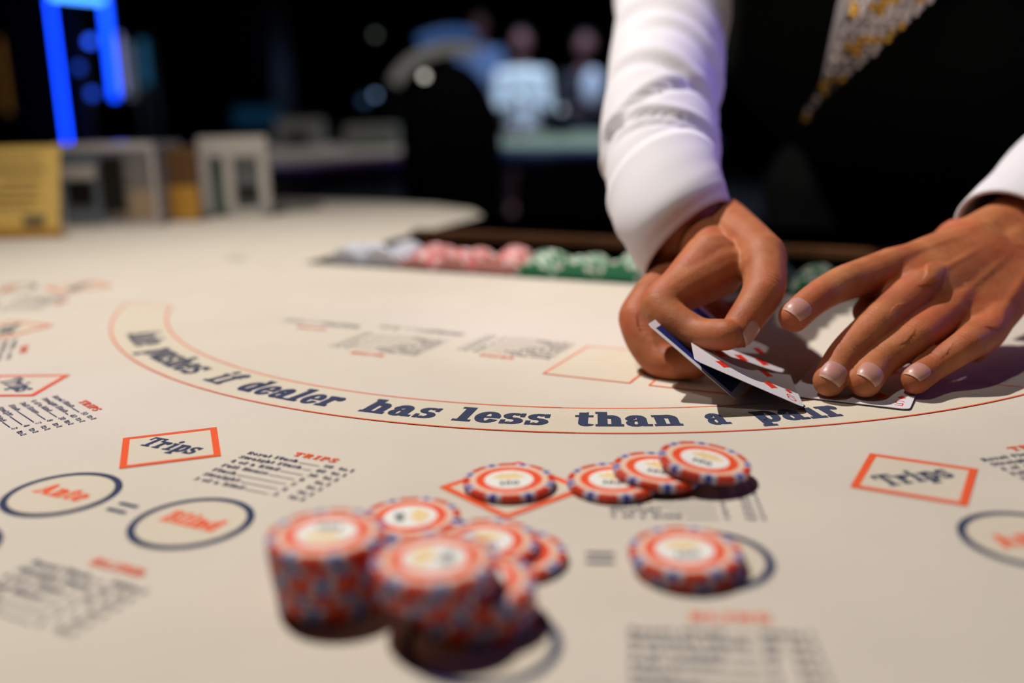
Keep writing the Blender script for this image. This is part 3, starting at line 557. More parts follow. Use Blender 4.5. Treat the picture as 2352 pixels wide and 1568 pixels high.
# ------------------------------------------------------------------ playing cards
def diamond2(cx, cy, s): return [[(cx - s * .8, cy), (cx - s * .36, cy - s * .46), (cx, cy - s), (cx + s * .36, cy - s * .46), (cx + s * .8, cy), (cx + s * .36, cy + s * .46), (cx, cy + s), (cx - s * .36, cy + s * .46)]]
def card(P0, U, V, bow, label, pips, idx, thick=.0003, W_=.063, L_=.088, up_end=1, faceup=True):
    """P0 corner; U unit along the long side, V unit along the short side; bow = sag along U"""
    P0, U, V = (np.asarray(a, float) for a in (P0, U, V)); N = nrm(np.cross(U, V)); N = N if N[2] > 0 else -N
    def S(u, v, o=0.0): return tuple(P0 + U * u + V * v + N * (o + bow * 4 * (u / L_) * (1 - u / L_)))
    bm = bmesh.new(); nu, nv, rc = 22, 8, .0033
    us = [0, .0012, rc] + list(np.linspace(rc, L_ - rc, nu)[1:-1]) + [L_ - rc, L_ - .0012, L_]
    def inset(u):
        d = min(u, L_ - u); return 0 if d >= rc else rc - math.sqrt(max(0, rc * rc - (rc - d) ** 2))
    tp = [[bm.verts.new(S(u, inset(u) + (W_ - 2 * inset(u)) * j / nv, thick)) for j in range(nv + 1)] for u in us]
    bt = [[bm.verts.new(S(u, inset(u) + (W_ - 2 * inset(u)) * j / nv, 0)) for j in range(nv + 1)] for u in us]
    for i in range(len(us) - 1):
        for j in range(nv):
            bm.faces.new((tp[i][j], tp[i + 1][j], tp[i + 1][j + 1], tp[i][j + 1])); bm.faces.new((bt[i][j + 1], bt[i + 1][j + 1], bt[i + 1][j], bt[i][j]))
        bm.faces.new((tp[i + 1][0], tp[i][0], bt[i][0], bt[i + 1][0])); bm.faces.new((tp[i][nv], tp[i + 1][nv], bt[i + 1][nv], bt[i][nv]))
    for j in range(nv):
        bm.faces.new((tp[0][j], tp[0][j + 1], bt[0][j + 1], bt[0][j])); bm.faces.new((tp[-1][j + 1], tp[-1][j], bt[-1][j], bt[-1][j + 1]))
    bmesh.ops.recalc_face_normals(bm, faces=bm.faces)
    o = tag(fin('playing_card', bm, M['white']), label, 'playing card', None)
    # in card-face coordinates: a across (short side), b up (long side, numeral upright); handedness kept by N
    s = 1 if np.dot(np.cross(V, U), N) > 0 else -1
    def face(a, b):
        # upright direction = +U if up_end else -U
        if up_end: u, v = b, (a if s > 0 else W_ - a)
        else: u, v = L_ - b, (W_ - a if s > 0 else a)
        return S(u, v, thick + .00006 if faceup else -.00006)
    red = []
    for a, b in pips: red += diamond2(a, b, .0058)
    flat('pip', red, face, M['cardred'], o)
    h = .0062
    five = {'5': [rect(.05, 1.22, .72, 1.34), rect(.05, .72, .15, 1.3)] + band(.38, .42, .42, .43, -155, 140, .12, .09, 20),
            '9': band(.42, .9, .42, .43, 0, 360, .12, .09, 20) + [rect(.74, .3, .84, .95)] + band(.42, .35, .42, .35, 200, 350, .12, .09, 14)}[idx]
    for flip in (0, 1):
        ps = [[(.0036 + u * h, L_ - .0125 + v * h) for u, v in p] for p in five] + diamond2(.0062, L_ - .0185, .0030)
        if flip: ps = [[(W_ - a, L_ - b) for a, b in p] for p in ps]
        flat('corner_index', ps, face, M['cardred'], o)
    bk = [(.0045, .0045), (W_ - .0045, .0045), (W_ - .0045, L_ - .0045), (.0045, L_ - .0045)]
    nb = 12
    flat('back_pattern', [[(bk[0][0], bk[0][1] + (L_ - .009) * i / nb), (bk[1][0], bk[0][1] + (L_ - .009) * i / nb), (bk[1][0], bk[0][1] + (L_ - .009) * (i + 1) / nb), (bk[0][0], bk[0][1] + (L_ - .009) * (i + 1) / nb)] for i in range(nb)], lambda a, b: S(b, a, -.00006 if faceup else thick + .00006), M['cardblue'], o)
    return o
P5 = [(.0175, .018), (.0455, .018), (.0315, .044), (.0175, .070), (.0455, .070)]
P9 = [(.0175, .0155), (.0455, .0155), (.0175, .0345), (.0455, .0345), (.0315, .044), (.0175, .0535), (.0455, .0535), (.0175, .0725), (.0455, .0725)]
# five of diamonds, lying on the felt: its short side faces the players
A0 = at(2089, 941, .0012); Av = nrm(at(1801, 907, 0) - at(2089, 941, 0)); Au = nrm(np.array([-Av[1], Av[0], 0])); Au = Au if Au[1] > 0 else -Au
card(A0, Au, Av, .0006, 'five of diamonds lying face up on the felt under the left hand', P5, '5', up_end=0)
# two cards being picked up by the right hand
def tcard(low_px, low_z, hi_px, far_px, bow, label, pips, idx, faceup=True):
    a = at(*low_px, low_z); U = nrm(chain(*far_px, a, .088) - a)
    d = ray(*hi_px); b = CAM + d * (((a - CAM) @ U) / (d @ U)); V = nrm(b - a)
    return card(a, U, V, bow, label, pips, idx, up_end=0, faceup=faceup), a, b, U, V
_, B_a, B_b, B_U, B_V = tcard((1848, 937), .0030, (1592, 826), (1798, 812), -.001, 'white card with red diamonds, its left side lifted by the right hand', P9, '9')
_, C_a, C_b, C_U, C_V = tcard((1690, 919), .0030, (1478, 738), (1762, 832), -.001, 'blue-backed card with white border pinched highest in the right hand', P9, '9', False)

# ------------------------------------------------------------------ the dealer
def catmull(P, n=6):
    P = [np.asarray(p, float) for p in P]; Q = [2 * P[0] - P[1]] + P + [2 * P[-1] - P[-2]]; out = []
    for i in range(1, len(Q) - 2):
        for k in range(n):
            t = k / n; a, b, c, d = Q[i - 1:i + 3]
            out.append(.5 * ((2 * b) + (-a + c) * t + (2 * a - 5 * b + 4 * c - d) * t * t + (-a + 3 * b - 3 * c + d) * t ** 3))
    out.append(Q[-2]); return out
UNIT = None
def ball(bm, p, r, sc=None, nseg=12):
    """sc: 3x3 matrix columns scaled axes"""
    rows = nseg // 2 + 1; V = []
    for i in range(rows):
        th = PI * i / (rows - 1)
        if i in (0, rows - 1): ring = [np.array([0, 0, math.cos(th)])]
        else: ring = [np.array([math.sin(th) * math.cos(2 * PI * j / nseg), math.sin(th) * math.sin(2 * PI * j / nseg), math.cos(th)]) for j in range(nseg)]
        V.append([bm.verts.new(tuple(np.asarray(p) + (sc @ q if sc is not None else q * r))) for q in ring])
    for a, b in zip(V, V[1:]):
        for j in range(nseg):
            k = (j + 1) % nseg
            if len(a) == 1: bm.faces.new((a[0], b[j], b[k]))
            elif len(b) == 1: bm.faces.new((a[j], b[0], a[k]))
            else: bm.faces.new((a[j], b[j], b[k], a[k]))
def limb(bm, pts, radii, step=.16, nseg=14, flatdir=None, flat_k=1.0):
    P = catmull(pts, 16); Rr = catmull([np.array([r]) for r in radii], 16)
    last = None
    for i, (p, r) in enumerate(zip(P, Rr)):
        r = float(r[0])
        if last is not None and np.linalg.norm(p - last) < r * step and i != len(P) - 1: continue
        last = p; sc = None
        if flatdir is not None:
            d = nrm(flatdir); A = np.eye(3) * r - np.outer(d, d) * r * (1 - flat_k); sc = A
        ball(bm, p, r, sc, nseg)
def remeshed(bm, voxel, smooth, fac=.5):
    me = bpy.data.meshes.new('tmp'); bm.to_mesh(me); bm.free()
    o = bpy.data.objects.new('tmp', me); COL.objects.link(o)
    md = o.modifiers.new('r', 'REMESH'); md.mode = 'VOXEL'; md.voxel_size = voxel
    ms = o.modifiers.new('s', 'SMOOTH'); ms.iterations = smooth; ms.factor = fac
    dg = bpy.context.evaluated_depsgraph_get(); dg.update()
    res = bpy.data.meshes.new_from_object(o.evaluated_get(dg)); bpy.data.objects.remove(o); bpy.data.meshes.remove(me)
    return res
def verts_np(me): a = np.empty(len(me.vertices) * 3); me.vertices.foreach_get('co', a); return a.reshape(-1, 3)
def set_verts(me, a): me.vertices.foreach_set('co', a.ravel()); me.update()
def crease(V, p, ax, dors, r, depth=.0005, offs=(-.0024, 0, .0024), bulge=.0008, wid=.0007):
    d = V - p; dist = np.linalg.norm(d, axis=1); s = d @ nrm(ax); dd = d @ nrm(dors)
    side = np.clip(dd / r, 0, 1); m = dist < r * 2.2
    out = bulge * np.exp(-(s / (r * .75)) ** 2) * side ** 2
    for k, o in enumerate(offs): out = out - depth * (1 if o == 0 else .7) * np.exp(-((s - o) / wid) ** 2) * side
    n = d - np.outer(s, nrm(ax)); n /= (np.linalg.norm(n, axis=1)[:, None] + 1e-9)
    V[m] += n[m] * out[m][:, None]
def nail(bm, bvh_, tip, prev, dors, r, ln=.0112, wdt=52, off=.0, mi=1):
    ax = nrm(tip - prev); d = nrm(dors - ax * (dors @ ax)); sd = np.cross(ax, d); NU, NV = 14, 10; grid = []
    for i in range(NU + 1):
        t = i / NU; row = []
        for j in range(NV + 1):
            s = j / NV * 2 - 1; edge = 1 - .35 * max(0, (.25 - t) / .25) ** 2
            a = math.radians(wdt) * s * edge
            rr = r
            u = -ln * .55 + ln * t + off - (.0018 * (1 - s * s) * -1 if t > .9 else 0) * (t - .9) * 10
            dirn = d * math.cos(a) + sd * math.sin(a); o_ = tip + ax * min(u, r * .55)
            o_ = o_ - ax * (max(0, u - r * .2) * .6)
            dirn = nrm((tip + ax * u + dirn * r) - o_)
            hit = bvh_.ray_cast(Vector(o_ + dirn * .03), Vector(-dirn), .03)[0]
            q = np.array(hit) if hit is not None and abs(np.linalg.norm(np.array(hit) - o_) - r) < .0016 else o_ + dirn * r * .97
            q = q + dirn * (.00045 * (1 - (abs(s)) ** 4) * min(1, t * 5) + .0001)
            row.append(bm.verts.new(tuple(q)))
        grid.append(row)
    for i in range(NU):
        for j in range(NV):
            f = bm.faces.new((grid[i][j], grid[i + 1][j], grid[i + 1][j + 1], grid[i][j + 1])); f.material_index = mi if i < NU - 1 else mi + 1; f.smooth = True
body_bm = bmesh.new()
def add_mesh(me, mi=0):
    n0 = len(body_bm.faces); body_bm.from_mesh(me); body_bm.faces.ensure_lookup_table()
    for f in body_bm.faces[n0:]: f.material_index = mi; f.smooth = True
NAILS = []
# ---- left hand (right in the picture), pressing the cards
def finger(tip_px, tip_z, seg):
    P = [at(*tip_px, tip_z)]
    for a, b, L in seg: P.append(chain(a, b, P[-1], L))
    return P
LM = finger((1905, 873), .0110, [(1941, 812, .022), (2008, 749, .028), (2112, 658, .045)])
LR = finger((1987, 876), .0110, [(2022, 830, .022), (2098, 778, .027), (2184, 708, .042)])
LP = finger((2102, 873), .0100, [(2143, 842, .018), (2213, 797, .022), (2272, 752, .034)])
LI = finger((1824, 727), .043, [(1876, 684, .022), (1936, 652, .026), (2052, 608, .043)])
LW_ = chain(2292, 572, LM[-1], .082)
up = np.array([0, 0, 1.0])
acr = nrm(LP[-1] - LI[-1]); ldors = nrm(np.cross(nrm(LM[-1] - LW_), acr)); ldors = ldors if ldors[2] > 0 else -ldors
bm = bmesh.new()
for Fg, rr in ((LM, (.0092, .0094, .0106, .0124)), (LR, (.0090, .0092, .0102, .0120)), (LP, (.0080, .0083, .0092, .0115)), (LI, (.0089, .0093, .0105, .0124))):
    mcp = Fg[-1] - ldors * .003
    wr = LW_ + acr * ((np.dot(Fg[-1] - LM[-1], acr)) * .45)
    mid = (mcp + wr) / 2 - ldors * .001
    limb(bm, Fg[:-1] + [mcp], rr, nseg=16)
    limb(bm, [mcp, mid, wr - ldors * .002], (rr[-1], .0125, .0150), nseg=16)
# palm filling and outer edge
WRS = [LW_ + acr * (np.dot(Fg[-1] - LM[-1], acr) * .45) for Fg in (LI, LM, LR, LP)]
MC = [Fg[-1] - ldors * .004 for Fg in (LI, LM, LR, LP)]
for t in np.arange(-.16, .86, .035):
    r = float(np.interp(t, [-.16, 0, .4, .85], [.0092, .0110, .0140, .0165]))
    row = [MC[i] * (1 - t) + WRS[i] * t - ldors * (.0005 if t > 0 else .004) for i in range(4)]
    limb(bm, row, (r, r, r, r * .95))
limb(bm, [LI[-1] - ldors * .010, LM[-1] - ldors * .010, LR[-1] - ldors * .009, LP[-1] - ldors * .008], (.010, .010, .010, .009))
cpal = (LM[-1] + LR[-1] + LW_ * 1.2) / 3.2
limb(bm, [cpal - ldors * .012 - acr * .014, cpal - ldors * .013 + acr * .016], (.014, .013))
limb(bm, [LP[-1] - ldors * .010, LW_ + acr * .012 - ldors * .014], (.010, .015))
# thumb, tucked under the index finger
TH0 = LW_ - acr * .022 - ldors * .010; TH1 = LW_ * .45 + LI[-1] * .55 - ldors * .026 - acr * .004; TH2 = al(2040, 702, .600); TH3 = al(1992, 716, .588)
limb(bm, [TH0, TH1, TH2, TH3], (.015, .0125, .0105, .0088))
# forearm
LE = al(2640, 250, .84)
limb(bm, [LW_ - ldors * .004 - acr * .008, LW_ * .8 + LE * .2, LE], (.023, .025, .026), flatdir=ldors, flat_k=.80)
limb(bm, [LW_ - ldors * .002 + acr * .008, LW_ * .8 + LE * .2 + acr * .004], (.022, .024), flatdir=ldors, flat_k=.85)
me = remeshed(bm, .00095, 14, .5); V = verts_np(me)
for Fg, rr in ((LM, .009), (LR, .0087), (LP, .0076), (LI, .0088)):
    a1_, a2_ = nrm(Fg[1] - Fg[2]), nrm(Fg[2] - Fg[3])
    crease(V, Fg[2], nrm(a1_ + a2_), ldors, rr * 1.1, depth=.0008, bulge=.0011)
    crease(V, Fg[1], nrm(Fg[0] - Fg[2]), ldors, rr, depth=.0006, offs=(-.0012, .0012), bulge=.0002)
    crease(V, Fg[3], a2_, ldors, .013, depth=0, bulge=.0022)
    # extensor tendons running back over the hand
    wr = LW_ + acr * ((np.dot(Fg[-1] - LM[-1], acr)) * .45); ax = nrm(Fg[3] - wr); d = V - Fg[3]; s = d @ ax; perp = d - np.outer(s, ax)
    lat = perp - np.outer(perp @ ldors, ldors); Lt = np.linalg.norm(lat, axis=1); dd = perp @ ldors
    w = np.exp(-(Lt / .0022) ** 2) * (dd > 0) * (s < 0) * (s > -.06) * np.sin(np.clip(-s / .06, 0, 1) * PI) * .0006
    V += np.outer(w, ldors)
set_verts(me, V); add_mesh(me)
nd = nrm(np.array([.30, -.35, 1.0]))
for Fg, r, dv in ((LM, .0090, nrm([.45, -.25, 1])), (LR, .0088, nrm([.55, -.25, 1])), (LP, .0078, nrm([.1, -.2, 1])), (LI, .0087, nrm([.25, -.55, 1]))): NAILS.append((Fg[0], Fg[1], dv, r))

# ---- right hand (left in the picture), pinching the tilted cards
RI = [at(1668, 769, .036)]
for a, b, L in ((1592, 762, .023), (1522, 698, .027), (1650, 620, .046)): RI.append(chain(a, b, RI[-1], L))
RT = [at(1694, 760, .036)]
for a, b, L in ((1752, 668, .031), (1752, 590, .034)): RT.append(chain(a, b, RT[-1], L))
RM = [al(1600, 836, .580)]
for a, b, L in ((1512, 822, .026), (1470, 726, .031), (1546, 640, .047)): RM.append(chain(a, b, RM[-1], L))
RWc = chain(1602, 534, RI[-1], .066)
RI3, RM3 = RI[-1], RM[-1]
racr = nrm(RM3 - RI3); rax = nrm(RI3 - RWc); rdors = nrm(np.cross(racr, rax)); rdors = rdors if (rdors @ (CAM - RI3)) > 0 or rdors[2] > 0 else -rdors
# ring and little finger curled behind the middle finger
bk = np.array([.0, 1.0, 0])
RR = [al(1664, 738, .632), al(1610, 738, .634), al(1562, 688, .636), al(1612, 620, .652)]
RP = [al(1700, 712, .655), al(1655, 715, .655), al(1612, 668, .655), al(1660, 604, .662)]
bm = bmesh.new()
limb(bm, RI, (.0088, .0100, .0122, .0165), nseg=16)
limb(bm, [RI[2], RI[3] + np.array([-.004, .006, .006])], (.0108, .0165))
limb(bm, RM, (.0088, .0112, .0124, .0150), nseg=16)
limb(bm, RR, (.0090, .0100, .0112, .0140), nseg=16)
limb(bm, RP, (.0070, .0078, .0086, .0110), nseg=16)
limb(bm, RT[:3], (.0098, .0118, .0145), nseg=16)
RCMC = al(1660, 520, RWc @ np.zeros(3) + (np.dot(RWc - CAM, _f)) - .002)
limb(bm, [RT[2], (RT[2] + RCMC) / 2, RCMC], (.0145, .0170, .0190), nseg=16)
for K, r in ((RI3, .0135), (RM3, .0135), (RR[3], .012), (RP[3], .011)):
    e = RWc + (K - RI3) * .35; limb(bm, [K, (K + e) / 2, e], (r * 1.02, .0168, .0215), nseg=16)
limb(bm, [RI3 * .75 + RCMC * .25, RT[2] * .5 + RI3 * .5, RT[2]], (.010, .0085, .0105))
REl = al(1532, 25, .885)
dW = float(np.dot(RWc - CAM, _f)); REl = al(1550, 60, dW + .165)
limb(bm, [RWc, al(1548, 490, dW - .002), al(1523, 424, dW + .015), al(1512, 300, dW + .06), REl], (.0278, .0272, .027, .026, .027))
me = remeshed(bm, .00105, 12, .5); V = verts_np(me)
for Fg, r in ((RI, .0102), (RM, .0108)):
    dv = nrm(Fg[2] - (Fg[1] + Fg[3]) / 2); crease(V, Fg[2], nrm(nrm(Fg[1] - Fg[2]) + nrm(Fg[2] - Fg[3])), dv, r * 1.1, depth=.0004, bulge=.0014)
crease(V, RT[1], nrm(RT[0] - RT[2]), nrm(RT[1] - (RT[0] + RT[2]) / 2), .0115, depth=.0005, bulge=.0012)
set_verts(me, V); add_mesh(me)
NAILS.append((RT[0], RT[1], nrm([.9, .3, .5]), .0090))
bvh_h = BVHTree.FromBMesh(body_bm)
for tip, prev, dv, r in NAILS: nail(body_bm, bvh_h, tip, prev, dv, r)

# ---- torso, upper arms, neck, head and legs
PEL = np.array([.57, 1.50, T + .06]); BEL = np.array([.42, 1.20, T + .12]); CHE = np.array([.375, .975, T + .215]); NEC = np.array([.465, .945, T + .395]); HED = np.array([.475, .865, T + .55])
RSH = np.array([.315, .965, T + .375]); LSH = np.array([.635, .935, T + .375])
spd = nrm(NEC - CHE); acrT = nrm(np.array([1, -.12, .0]))
bm = bmesh.new()
def ell(c, w, d, h):
    X = nrm(acrT - spd * (acrT @ spd)); Y = np.cross(spd, X); return np.stack([X * w, Y * d, spd * h], 1)
TOR = [(PEL, .165, .115), (PEL * .5 + BEL * .5, .150, .105), (BEL, .175, .105), (BEL * .5 + CHE * .5, .175, .108), (CHE, .172, .112), (CHE * .5 + NEC * .5, .178, .105), (CHE * .25 + NEC * .75, .160, .085)]
TC = catmull([t[0] for t in TOR], 4); TW = catmull([np.array(t[1:]) for t in TOR], 4)
for c, wdp in zip(TC, TW): ball(bm, c, 0, ell(c, wdp[0] - .032, wdp[1] - .035, .05), 24)
limb(bm, [NEC - spd * .03, NEC + spd * .05, HED - np.array([0, -.02, .08])], (.065, .055, .055))
ball(bm, HED, 0, np.diag([.074, .094, .112]), 20)
ball(bm, HED + np.array([0, -.03, -.055]), 0, np.diag([.052, .062, .062]), 16)
ball(bm, HED + np.array([0, -.098, -.018]), 0, np.diag([.012, .018, .020]), 10)
for sx in (-1, 1):
    ball(bm, HED + np.array([sx * .076, .005, -.015]), 0, np.diag([.010, .020, .032]), 10)
    ball(bm, HED + np.array([sx * .030, -.086, .005]), 0, np.diag([.014, .010, .008]), 10)
ball(bm, HED + np.array([0, -.090, -.060]), 0, np.diag([.024, .010, .008]), 10)
limb(bm, [REl, al(1557, -75, dW + .21), al(1557, -75, dW + .21) * .5 + RSH * .5, RSH], (.028, .029, .032, .040)); limb(bm, [LSH, (LSH + LE) / 2, LE], (.045, .034, .026))
for sx in (-.085, .085):
    hp = PEL + np.array([sx, 0, -.06]); limb(bm, [hp, np.array([hp[0] + sx * .1, 1.46, .48]), np.array([hp[0] + sx * .2, 1.50, .09])], (.085, .058, .042))
    ft_ = np.array([hp[0] + sx * .2, 1.50, .04]); limb(bm, [ft_, ft_ + np.array([0, -.15, -.005])], (.038, .032))
me = remeshed(bm, .0085, 4); add_mesh(me)
me = bpy.data.meshes.new('person'); body_bm.to_mesh(me); body_bm.free()
PERSON = link('person', me, [M['skin'], M['nail'], M['nailtip']])
tag(PERSON, 'casino dealer in white shirt, black vest and beaded tie picking up cards', 'person')

# hair
bm = bmesh.new(); ball(bm, HED + np.array([0, .018, .022]), 0, np.diag([.082, .096, .108]), 20)
for v in list(bm.verts):
    if v.co.y < HED[1] - .055 and v.co.z < HED[2] + .06: v.co.y = HED[1] - .055 + (v.co.y - HED[1] + .055) * .2
fin('hair', bm, M['hair'], PERSON, True)
# trousers
bm = bmesh.new()
for sx in (-.085, .085):
    hp = PEL + np.array([sx, 0, -.05]); limb(bm, [hp, np.array([hp[0] + sx * .1, 1.46, .48]), np.array([hp[0] + sx * .2, 1.50, .10])], (.105, .075, .062))
ball(bm, PEL + np.array([0, 0, -.03]), 0, np.diag([.172, .125, .09]), 20)
me = remeshed(bm, .010, 4); link('trousers', me, M['trousers'], PERSON, True)
# vest
bm = bmesh.new()
for c, wdp in zip(TC, TW): ball(bm, c, 0, ell(c, wdp[0] + .004, wdp[1] + .004, .055), 28)
limb(bm, [RSH + np.array([.03, 0, -.06]), RSH + np.array([.05, 0, .02]), NEC - spd * .02], (.06, .05, .06))
limb(bm, [LSH + np.array([-.03, 0, -.06]), LSH + np.array([-.05, 0, .02]), NEC - spd * .02], (.06, .05, .06))
me = remeshed(bm, .007, 5); VEST = link('vest', me, M['vest'], PERSON, True)
bvh = BVHTree.FromPolygons([v.co.copy() for v in me.vertices], [tuple(p.vertices) for p in me.polygons])
def on_vest(px, py, off):
    d = Vector(ray(px, py)).normalized(); h, n_, i_, t_ = bvh.ray_cast(Vector(CAM), d)
    if h is None: return Vector(al(px, py, 1.03))
    return h - d * off
def patch(name, rows, m, off, parent, th=.002, nx=8):
    """cloth patch lying on the vest; rows = (y, x_left, x_right)"""
    bm = bmesh.new(); Gd = []; Gb = []
    for y, xl, xr in rows:
        Gd.append([bm.verts.new(on_vest(xl + (xr - xl) * j / nx, y, off + th * math.sin(PI * j / nx))) for j in range(nx + 1)])
        Gb.append([bm.verts.new(on_vest(xl + (xr - xl) * j / nx, y, off - .0025)) for j in range(nx + 1)])
    n = len(rows)
    for i in range(n - 1):
        for j in range(nx):
            bm.faces.new((Gd[i][j], Gd[i + 1][j], Gd[i + 1][j + 1], Gd[i][j + 1])); bm.faces.new((Gb[i][j + 1], Gb[i + 1][j + 1], Gb[i + 1][j], Gb[i][j]))
        bm.faces.new((Gd[i + 1][0], Gd[i][0], Gb[i][0], Gb[i + 1][0])); bm.faces.new((Gd[i][nx], Gd[i + 1][nx], Gb[i + 1][nx], Gb[i][nx]))
    bmesh.ops.recalc_face_normals(bm, faces=bm.faces)
    return fin(name, bm, m, parent, True)
tie_rows = []
for i in range(35):
    t = i / 34; y = 292 - t * 590
    xl = [1836, 1893, 1922, 1962, 2010][0] if t == 0 else np.interp(y, [-300, -128, 0, 60, 130, 185, 240, 292], [2180, 2060, 1962, 1935, 1912, 1892, 1856, 1834])
    xr = np.interp(y, [-300, -128, 0, 60, 110, 150, 185, 240, 292], [2330, 2270, 2142, 2078, 2025, 1980, 1938, 1880, 1838])
    tie_rows.append((y, xl, xr))
TIE = patch('tie', tie_rows, M['tie'], .007, PERSON, .003)
shirt_front = patch('shirt_front', [(y, np.interp(y, [-300, -128, 0, 100, 190], [2060, 1965, 1925, 1905, 1888]), np.interp(y, [-300, -128, 0, 100, 190], [2200, 2075, 1972, 1925, 1892])) for y in np.linspace(190, -300, 20)], M['shirt'], .003, PERSON)
# rows of beads across the tie
def beads(name, m, pick):
    bm = bmesh.new(); k = 0
    for i, y in enumerate(np.arange(285, -295, -15)):
        xl = np.interp(y, [-300, -128, 0, 60, 130, 185, 240, 292], [2180, 2060, 1962, 1935, 1912, 1892, 1856, 1834]); xr = np.interp(y, [-300, -128, 0, 60, 110, 150, 185, 240, 292], [2330, 2270, 2142, 2078, 2025, 1980, 1938, 1880, 1838])
        nb = max(1, int((xr - xl) / 19))
        for j in range(nb):
            x = xl + (xr - xl) * (j + .5) / nb
            g = (((x * .8 + y) // 46 + (y * .9 - x * .35) // 52) % 3 == 0) and random.random() < .9
            if bool(g) != pick: continue
            p = on_vest(x + (i % 2) * 6 - 3, y, .0115); r = random.uniform(.0024, .0038)
            ball(bm, np.array(p), r, None, 8)
    o = fin(name, bm, m, TIE); o['kind'] = 'stuff'; return o
beads('gold_beads', M['gold'], True); beads('silver_beads', M['silver'], False)

# sleeves: rings given by centre, half-width direction, half-depth
def sleeve(name, rings, parent, m, nseg=72, creases=(), fold=.0016, seed=0, close=False, thick=.0012, sub=5):
    C_ = catmull([r[0] for r in rings], sub); A_ = catmull([r[1] for r in rings], sub)
    Cr = [r[0] for r in rings]; Bs = []
    for i, r in enumerate(rings):
        if np.ndim(r[2]) == 1: Bs.append(np.asarray(r[2], float)); continue
        Tn = nrm(Cr[min(i + 1, len(Cr) - 1)] - Cr[max(i - 1, 0)]); q = nrm(np.cross(Tn, r[1])) * r[2]
        Bs.append(q if not Bs or q @ Bs[-1] > 0 else -q)
    D_ = catmull(Bs, sub)
    bm = bmesh.new(); G1 = []; G2 = []; rnd = random.Random(seed); N = len(C_)
    ph = [rnd.uniform(0, 6.28) for _ in range(8)]
    for i in range(N):
        Tn = nrm(C_[min(i + 1, N - 1)] - C_[max(i - 1, 0)]); a = A_[i]; b = D_[i]; ln = i / (N - 1)
        r1, r2 = [], []
        for k in range(nseg):
            th = 2 * PI * k / nseg
            e = fold * (math.sin(13 * ln + 1.6 * math.sin(th + ph[0]) + ph[1]) * (.6 + .4 * math.sin(th + ph[2])) + .55 * math.sin(27 * ln + 2.2 * math.sin(th * 1 + ph[3]) + ph[4]) * (.5 + .5 * math.sin(2 * th + ph[5])) + .35 * math.sin(3 * th + ph[6] + 5 * ln)) * min(1, ln * 6 + .08) 
            for (l0, t0, sl, wd2, dp) in creases:
                q_ = (ln - l0 - sl * math.sin(th - t0)); e -= dp * (math.exp(-(q_ / wd2) ** 2) - .55 * math.exp(-((q_ - 2.0 * wd2) / (1.5 * wd2)) ** 2)) * max(0, math.cos(th - t0)) ** .6
            base = a * math.cos(th) + b * math.sin(th); L = np.linalg.norm(base)
            r1.append(bm.verts.new(tuple(C_[i] + base * (1 + e / L)))); r2.append(bm.verts.new(tuple(C_[i] + base * (1 + (e - thick) / L))))
        G1.append(r1); G2.append(r2)
    for i in range(N - 1):
        for k in range(nseg):
            q = (k + 1) % nseg
            bm.faces.new((G1[i][k], G1[i][q], G1[i + 1][q], G1[i + 1][k])); bm.faces.new((G2[i + 1][k], G2[i + 1][q], G2[i][q], G2[i][k]))
    for k in range(nseg):
        q = (k + 1) % nseg; bm.faces.new((G1[0][q], G1[0][k], G2[0][k], G2[0][q])); bm.faces.new((G1[-1][k], G1[-1][q], G2[-1][q], G2[-1][k]))
    bmesh.ops.recalc_face_normals(bm, faces=bm.faces)
    o = fin(name, bm, m, parent, True); return o
def pxring(p0, p1, d, dep, tilt=0.0):
    a, b = al(*p0, d), al(*p1, d + tilt); return ((a + b) / 2, (b - a) / 2, dep)
dW = float(np.dot(RWc - CAM, _f))
RS = [pxring((1482, 622), (1676, 492), dW - .018, .030, .02), pxring((1428, 540), (1655, 415), dW - .010, .037, .02), pxring((1398, 465), (1648, 382), dW + .015, .039, .015), pxring((1378, 375), (1643, 330), dW + .045, .041, .01), pxring((1380, 290), (1650, 240), dW + .080, .042, 0),
      pxring((1396, 180), (1668, 150), dW + .120, .043, 0), pxring((1412, 60), (1675, 40), dW + .170, .045, 0), pxring((1425, -60), (1690, -90), dW + .21, .050, 0)]
d2 = RS[-1][0]
RS += [((d2 * .5 + RSH * .5) + np.array([0, 0, .0]), np.array([.056, 0, -.02]), .052), (RSH, np.array([.06, .0, -.02]), .06)]
c0 = RS[0][0]; RS[0] = (c0, RS[0][1], al(1606, 482, dW - .034) - c0)
c1 = RS[1][0]; RS[1] = (c1, RS[1][1], al(1562, 430, dW - .036) - c1)
CRS = [(.15, 1.0, .05, .010, .0040), (.21, 1.6, .06, .012, .0050), (.28, 2.0, -.05, .012, .0050), (.36, 1.2, .07, .013, .0055), (.44, .6, .06, .014, .0050), (.19, -1.2, .05, .012, .004), (.30, -1.6, .05, .012, .005), (.41, -1.3, .05, .012, .005), (.53, 1.5, .05, .014, .005)]
SL = sleeve('shirt_sleeve', RS[1:], PERSON, M['shirt'], seed=3, fold=.0024, creases=CRS, sub=10)
def grow(r, k): return (r[0], r[1] * k, r[2] * k)
cuffR = sleeve('cuff', [grow(RS[0], 1.0), grow(RS[1], 1.03), grow(RS[2], 1.035)], SL, M['shirt'], fold=.0004, thick=.0022, seed=5, sub=8)
